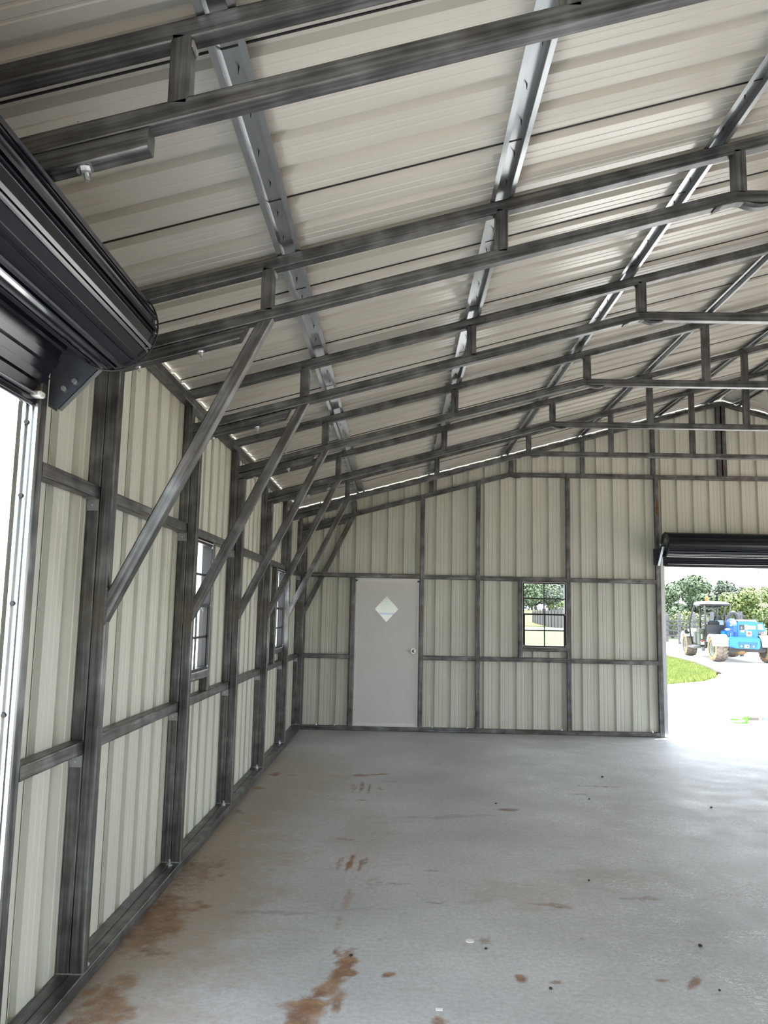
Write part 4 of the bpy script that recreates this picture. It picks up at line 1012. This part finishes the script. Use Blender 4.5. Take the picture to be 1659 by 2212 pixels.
# cab
roof = prism('cab_roof', [(-0.09, 2.27), (0.94, 2.27), (0.90, 2.33), (0.72, 2.39), (0.05, 2.41), (-0.07, 2.35)], 1, 1.25, 3.35, M['th_white'], th, 0.02)
cabf = empty('cab_frame', (0, 0, 0)); cabf.parent = th
def bar(pts, r=0.036): return path_tube('bar', pts, r, M['th_frame'], cabf, 8)
bar([(-0.045, 1.3, 0.50), (-0.045, 1.3, 2.27)], 0.042); bar([(-0.01, 2.4, 0.95), (-0.01, 2.4, 2.27)], 0.036)
bar([(0.06, 3.2, 2.37), (-0.02, 3.2, 2.31), (-0.08, 3.2, 2.22), (-0.15, 3.2, 2.03), (-0.21, 3.2, 1.83), (-0.26, 3.2, 1.62), (-0.29, 3.2, 1.25), (-0.26, 3.2, 0.90), (-0.19, 3.2, 0.53)])
bar([(0.71, 1.3, 1.42), (0.71, 1.3, 2.27)]); bar([(0.92, 3.2, 2.27), (0.72, 3.2, 1.55)]); bar([(0.92, 1.35, 2.27), (0.91, 1.35, 1.94), (0.88, 1.35, 1.6)])
bar([(-0.05, 1.28, 2.25), (0.93, 1.28, 2.25)], 0.05); bar([(-0.06, 1.3, 2.25), (-0.05, 3.2, 2.25)], 0.04); bar([(0.06, 3.25, 2.22), (0.92, 3.25, 2.22)], 0.03)
bar([(-0.19, 3.2, 0.53), (-0.05, 1.3, 0.50)], 0.04)
for u in (0.12, 0.30, 0.48, 0.64): bar([(u, 1.4, 2.22), (u-0.05, 2.9, 2.06)], 0.022)
tb('seat', (0.15, 0.62), (1.75, 1.90), (1.30, 1.61), M['th_black'], 0.05); tb('seat_base', (0.12, 0.66), (1.6, 2.2), (1.10, 1.32), M['th_black'], 0.05)
tb('cab_rear_panel', (-0.04, 0.74), (1.18, 1.30), (0.62, 1.43), M['th_black'], 0.02); tb('cab_side_panel', (-0.06, -0.02), (1.3, 2.4), (0.95, 1.25), M['th_black'], 0.01)
gb = tb('tool_box', (-0.24, 0.02), (1.55, 2.1), (0.58, 1.08), M['th_green'], 0.02); tb('tool_box_lid', (-0.25, 0.03), (1.54, 2.1), (1.08, 1.27), M['th_green'], 0.02, gb)
tb('decal', (-0.18, -0.13), (1.535, 1.55), (0.85, 1.03), M['sticker'], 0.0, gb); tb('decal', (-0.20, -0.06), (1.535, 1.55), (0.60, 0.75), M['sticker'], 0.0, gb); cyl('red_mark', (-0.14, 1.53, 0.75), (-0.14, 1.545, 0.75), 0.05, 0.05, M['sticker_red'], gb, 10)
tb('step', (-0.42, -0.05), (1.9, 3.1), (0.44, 0.52), M['th_grey'], 0.02); tb('step_hanger', (-0.16, -0.04), (1.5, 1.7), (0.34, 0.50), M['th_grey'], 0.01)
tb('front_console', (-0.10, 0.40), (3.0, 3.5), (0.62, 1.12), M['th_grey'], 0.04); tb('front_deck', (-0.16, 0.45), (3.3, 4.4), (1.08, 1.22), M['th_white'], 0.03)
path_tube('steering_wheel', [(0.22+0.17*math.cos(a), 2.75-0.07*math.sin(a), 1.58+0.16*math.sin(a)) for a in [2*math.pi*k/16 for k in range(17)]], 0.016, M['th_white'], th, 6, False)
path_tube('grab_handle', [(-0.12, 4.2, 1.20), (-0.12, 4.2, 1.38), (-0.05, 4.2, 1.50)], 0.02, M['th_black'], th, 6); path_tube('grab_handle', [(0.12, 3.6, 1.22), (0.12, 3.6, 1.36), (0.22, 3.6, 1.30)], 0.02, M['th_black'], th, 6)
bc = cyl('beacon_stem', (0.19, 2.0, 2.38), (0.19, 2.0, 2.46), 0.022, 0.022, M['th_black'], th, 8)
lb = lathe('beacon', [(0.0, 0.072), (0.03, 0.082), (0.10, 0.080), (0.15, 0.062), (0.175, 0.03), (0.18, 0.0)], M['orange'], th, 18); lb.rotation_euler = (0, -math.pi/2, 0); lb.location = (0.19, 2.0, 2.44)
# fenders
def fender(u0, u1, v, r, z, name='fender', mat=M['th_white'], a0=15, a1=150):
    V = []; Fc = []; n = 14
    for k in range(n+1):
        a = math.radians(a0+(a1-a0)*k/n)
        for rr in (r, r+0.03):
            for u in (u0, u1): V.append((u, v-rr*math.cos(a), z+rr*math.sin(a)))
    for k in range(n):
        o_ = 4*k; Fc += [(o_, o_+1, o_+5, o_+4), (o_+2, o_+6, o_+7, o_+3), (o_, o_+4, o_+6, o_+2), (o_+1, o_+3, o_+7, o_+5)]
    Fc += [(0, 2, 3, 1), (4*n, 4*n+1, 4*n+3, 4*n+2)]
    return mesh(name, V, Fc, mat, th)
fender(-0.20, 0.42, 0.0, 0.565, 0.47); fender(1.62, 2.30, 0.0, 0.565, 0.47); fender(-0.28, 0.32, 4.85, 0.58, 0.50, a0=40, a1=170); fender(1.5, 2.1, 4.85, 0.58, 0.50)
tb('fender_lamp', (-0.27, -0.05), (4.35, 4.6), (1.02, 1.17), M['th_black'], 0.02)

# ------------------------------------------------------------------ paddock fence beyond the machine
M['fence_grey'] = simple('weathered_post', (0.09, 0.09, 0.10), 0.8, noise=0.2, scale=5)
M['fence_dark'] = simple('weathered_rail', (0.045, 0.045, 0.05), 0.8, noise=0.2, scale=5)
fa, fb = Vector((17.1, 37.0, 0)), Vector((21.95, 64.5, 0))
dirf = (fb-fa).normalized(); fl_ = (fb-fa).length
fence = tag(empty('paddock_fence', (17.1, 37.0, GZ), math.atan2(dirf.y, dirf.x)), 'grey post and rail paddock fence with wire behind the blue machine', 'fence')
posts = [-1.3, 0.0, 6.1, 11.2, 16.3, 21.4, 27.4, 34.0, 41.0]
pz = 2.06
for s in posts[1:]:
    p_ = box('post', (s-0.085, -0.085, 0), (s+0.085, 0.085, pz), M['fence_grey'], fence, 0.015)
for a, b2 in zip(posts[:-1], posts[1:]):
    for z in (0.50, 0.86, 1.22, 1.50):
        box('rail', (a+0.085, -0.03, z-0.045), (b2-0.085, 0.02, z+0.045), M['fence_dark'], fence)
    if a < 0: continue
    mm = (a+b2)/2
    box('mid_post', (mm-0.05, -0.06, 0.45), (mm+0.05, -0.03, 1.52), M['fence_dark'], fence)
bm = bmesh.new()
s = posts[0]
while s < posts[-1]:
    bmesh.ops.create_cube(bm, size=1.0, matrix=Matrix.Translation((s, 0.03, 0.93)) @ Matrix.Diagonal((0.018, 0.012, 1.86, 1))); s += 0.30
for z in (0.1, 1.86): bmesh.ops.create_cube(bm, size=1.0, matrix=Matrix.Translation(((posts[0]+posts[-1])/2, 0.03, z)) @ Matrix.Diagonal((posts[-1]-posts[0], 0.012, 0.016, 1)))
tag(bm_obj('wire_mesh', bm, M['fence_dark'], fence), kind='stuff')

# grey board fence seen through the back window
M['board'] = simple('grey_board', (0.085, 0.080, 0.078), 0.85, noise=0.15, scale=3)
bf = tag(empty('board_fence', (26.1, 146.0, 0.4), 0.0), 'stepped grey board fence out in the field, seen through the back window', 'fence')
p0, p1 = Vector((0, 0, 0)), Vector((-1.2, -46.0, 0))
NP = 16
for k in range(NP):
    a = p0.lerp(p1, k/NP); b2 = p0.lerp(p1, (k+0.985)/NP)
    z = 2.05+0.02*k
    V = [(a.x, a.y, -0.9), (b2.x, b2.y, -0.9), (b2.x, b2.y, z), (a.x, a.y, z)]; V += [(x+0.06, y, zz) for x, y, zz in V]
    mesh('board', V, [(3, 2, 1, 0), (4, 5, 6, 7), (0, 1, 5, 4), (2, 3, 7, 6), (1, 2, 6, 5), (3, 0, 4, 7)], M['board'], bf)
    box('post', (a.x-0.12, a.y-0.2, -0.9), (a.x+0.05, a.y+0.2, z+0.35), M['board'], bf)

# ------------------------------------------------------------------ trees and bushes beyond the fence
def leaf_mat(name, col):
    mt, t, b = nt(name)
    tc = node(t, 'ShaderNodeTexCoord'); nz = node(t, 'ShaderNodeTexNoise', Scale=0.8, Detail=4.0); t.links.new(tc.outputs['Object'], nz.inputs['Vector'])
    rp = ramp(t, nz.outputs[0], [(0.3, tuple(c*0.65 for c in col)), (0.7, tuple(c*1.4 for c in col))])
    t.links.new(rp.outputs[0], b.inputs['Base Color']); b.inputs['Roughness'].default_value = 0.6
    return mt
M['leaf_a'] = leaf_mat('leaf_green', (0.070, 0.105, 0.050)); M['leaf_b'] = leaf_mat('leaf_grey_green', (0.085, 0.108, 0.075)); M['leaf_c'] = leaf_mat('leaf_yellow_green', (0.12, 0.155, 0.045))  # leaf colours lightened to stand in for distance haze
M['bark'] = simple('bark', (0.07, 0.06, 0.05), 0.9, noise=0.3, scale=4)
def foliage(name, clumps, n, size, mat, par, seed):
    rnd = random.Random(seed); V = []; Fc = []
    tot = sum(c[3]**2 for c in clumps)
    for (cx, cy, cz, r) in clumps:
        for _ in range(int(n*r*r/tot)):
            while True:
                d = Vector((rnd.uniform(-1, 1), rnd.uniform(-1, 1), rnd.uniform(-1, 1)))
                if 0.05 < d.length < 1: break
            d = d.normalized()*(d.length**0.45)
            p = Vector((cx, cy, cz))+Vector((d.x*r, d.y*r, d.z*r*0.8))
            nrm = (d+Vector((rnd.uniform(-.8, .8), rnd.uniform(-.8, .8), rnd.uniform(-.3, 1)))).normalized()
            a = nrm.orthogonal().normalized(); b2 = nrm.cross(a); s = size*rnd.uniform(0.5, 1.2); an = rnd.uniform(0, 6.28)
            a, b2 = a*math.cos(an)+b2*math.sin(an), b2*math.cos(an)-a*math.sin(an)
            k = len(V); V += [p-a*s, p-b2*s*0.5, p+a*s, p+b2*s*0.5]; Fc.append((k, k+1, k+2, k+3))
    return mesh(name, V, Fc, mat, par)
def tree(x, y, h, rad, mat, label, seed, trunk_h=0.35, n=5200, group='trees beyond the paddock fence'):
    rnd = random.Random(seed)
    e = tag(empty('tree', (x, y, gz(x, y))), label, 'tree', group)
    th_ = h*trunk_h
    path_tube('trunk', [(0, 0, -0.2), (0.1, 0, th_*0.5), (-0.05, 0.1, th_), (0.1, 0, h*0.7)], [h*0.035, h*0.028, h*0.022, h*0.006], M['bark'], e, 8)
    clumps = []
    for k in range(9):
        a = rnd.uniform(0, 6.28); f = rnd.uniform(0.25, 0.8); z = rnd.uniform(trunk_h*1.0, 0.82)
        q = Vector((math.cos(a)*rad*f, math.sin(a)*rad*f, h*z)); clumps.append((q.x, q.y, q.z, rad*rnd.uniform(0.33, 0.52)))
        path_tube('branch', [(0, 0, th_*rnd.uniform(0.7, 1.1)), (q.x*0.5, q.y*0.5, (th_+q.z)/2), tuple(q)], [h*0.012, h*0.008, h*0.003], M['bark'], e, 5)
    clumps.append((0, 0, h*0.84, rad*0.45)); clumps.append((rnd.uniform(-.3, .3)*rad, 0, h*0.92, rad*0.25))
    foliage('foliage', clumps, n, h*0.034, mat, e, seed)
    return e
def bush(x, y, h, rad, mat, label, seed, n=1200, group='bushes along the paddock fence'):
    rnd = random.Random(seed); e = tag(empty('bush', (x, y, gz(x, y))), label, 'bush', group)
    for k in range(5):
        a = rnd.uniform(0, 6.28); path_tube('stem', [(0, 0, -0.1), (math.cos(a)*rad*0.4, math.sin(a)*rad*0.4, h*0.6)], [0.06, 0.02], M['bark'], e, 5)
    cl = [(rnd.uniform(-.6, .6)*rad, rnd.uniform(-.4, .4)*rad, h*rnd.uniform(0.3, 0.62), rad*rnd.uniform(0.4, 0.6)) for _ in range(7)]
    foliage('foliage', cl, n, h*0.07, mat, e, seed); return e
def at(px, y): return 1.3087+(px-862)/1711.0*y
Tn = [(1462, 97, 6.2, 3.3, 'leaf_a', 'rounded green tree at the left edge of the far opening'),
      (1490, 88, 6.5, 3.0, 'leaf_a', 'tallest leafy tree beyond the fence, left of the machine cab'),
      (1518, 105, 6.3, 3.2, 'leaf_b', 'grey-green tree directly behind the orange beacon'),
      (1563, 92, 6.3, 2.5, 'leaf_b', 'slim pale tree behind the right end of the cab roof'),
      (1588, 112, 6.2, 3.0, 'leaf_b', 'hazy tree filling the gap right of the cab'),
      (1614, 84, 5.0, 2.9, 'leaf_c', 'forked tree with a bare trunk behind the fence'),
      (1650, 94, 5.5, 3.2, 'leaf_c', 'yellow-green tree at the right edge of the picture')]
for k, (px, y, h, r, mt_, lab) in enumerate(Tn): tree(at(px, y), y, h, r, M[mt_], lab, 20+k, trunk_h=0.42 if 'forked' in lab else 0.3)
bush(at(1448, 70), 70, 2.4, 1.9, M['leaf_c'], 'bright yellow-green bush at the left side of the far opening', 51)
bush(at(1472, 75), 75, 2.5, 1.8, M['leaf_c'], 'bright yellow-green bush behind the second fence post', 52)
bush(at(1497, 80), 80, 2.8, 1.9, M['leaf_c'], 'yellow-green bush just left of the machine cab', 53)
for k, (px, y, h, r, mt_, lab) in enumerate([(1128, 205, 12, 7.5, 'leaf_a', 'field-edge tree at the left of the back window'), (1158, 222, 13, 7.5, 'leaf_b', 'field-edge tree left of the window centre bar'),
        (1186, 239, 13, 7, 'leaf_c', 'field-edge tree right of the window centre bar'), (1214, 256, 15, 7.5, 'leaf_b', 'field-edge tree at the right of the back window')]):
    tree(at(px, y), y, h, r, M[mt_], lab, 70+k, trunk_h=0.12, n=4200, group='trees at the field edge')
M['field'] = simple('field_grass', (0.085, 0.080, 0.020), 0.9, noise=0.25, scale=0.15)
V = []; n = 12
for j in range(8):
    for i in range(n): x = 10+i*5; y = 128+j*12; V.append((x, y, gz(x, y)+0.06))
tag(mesh('ground_field', V, [(j*n+i, j*n+i+1, (j+1)*n+i+1, (j+1)*n+i) for j in range(7) for i in range(n-1)], M['field'], smooth=True), kind='structure')
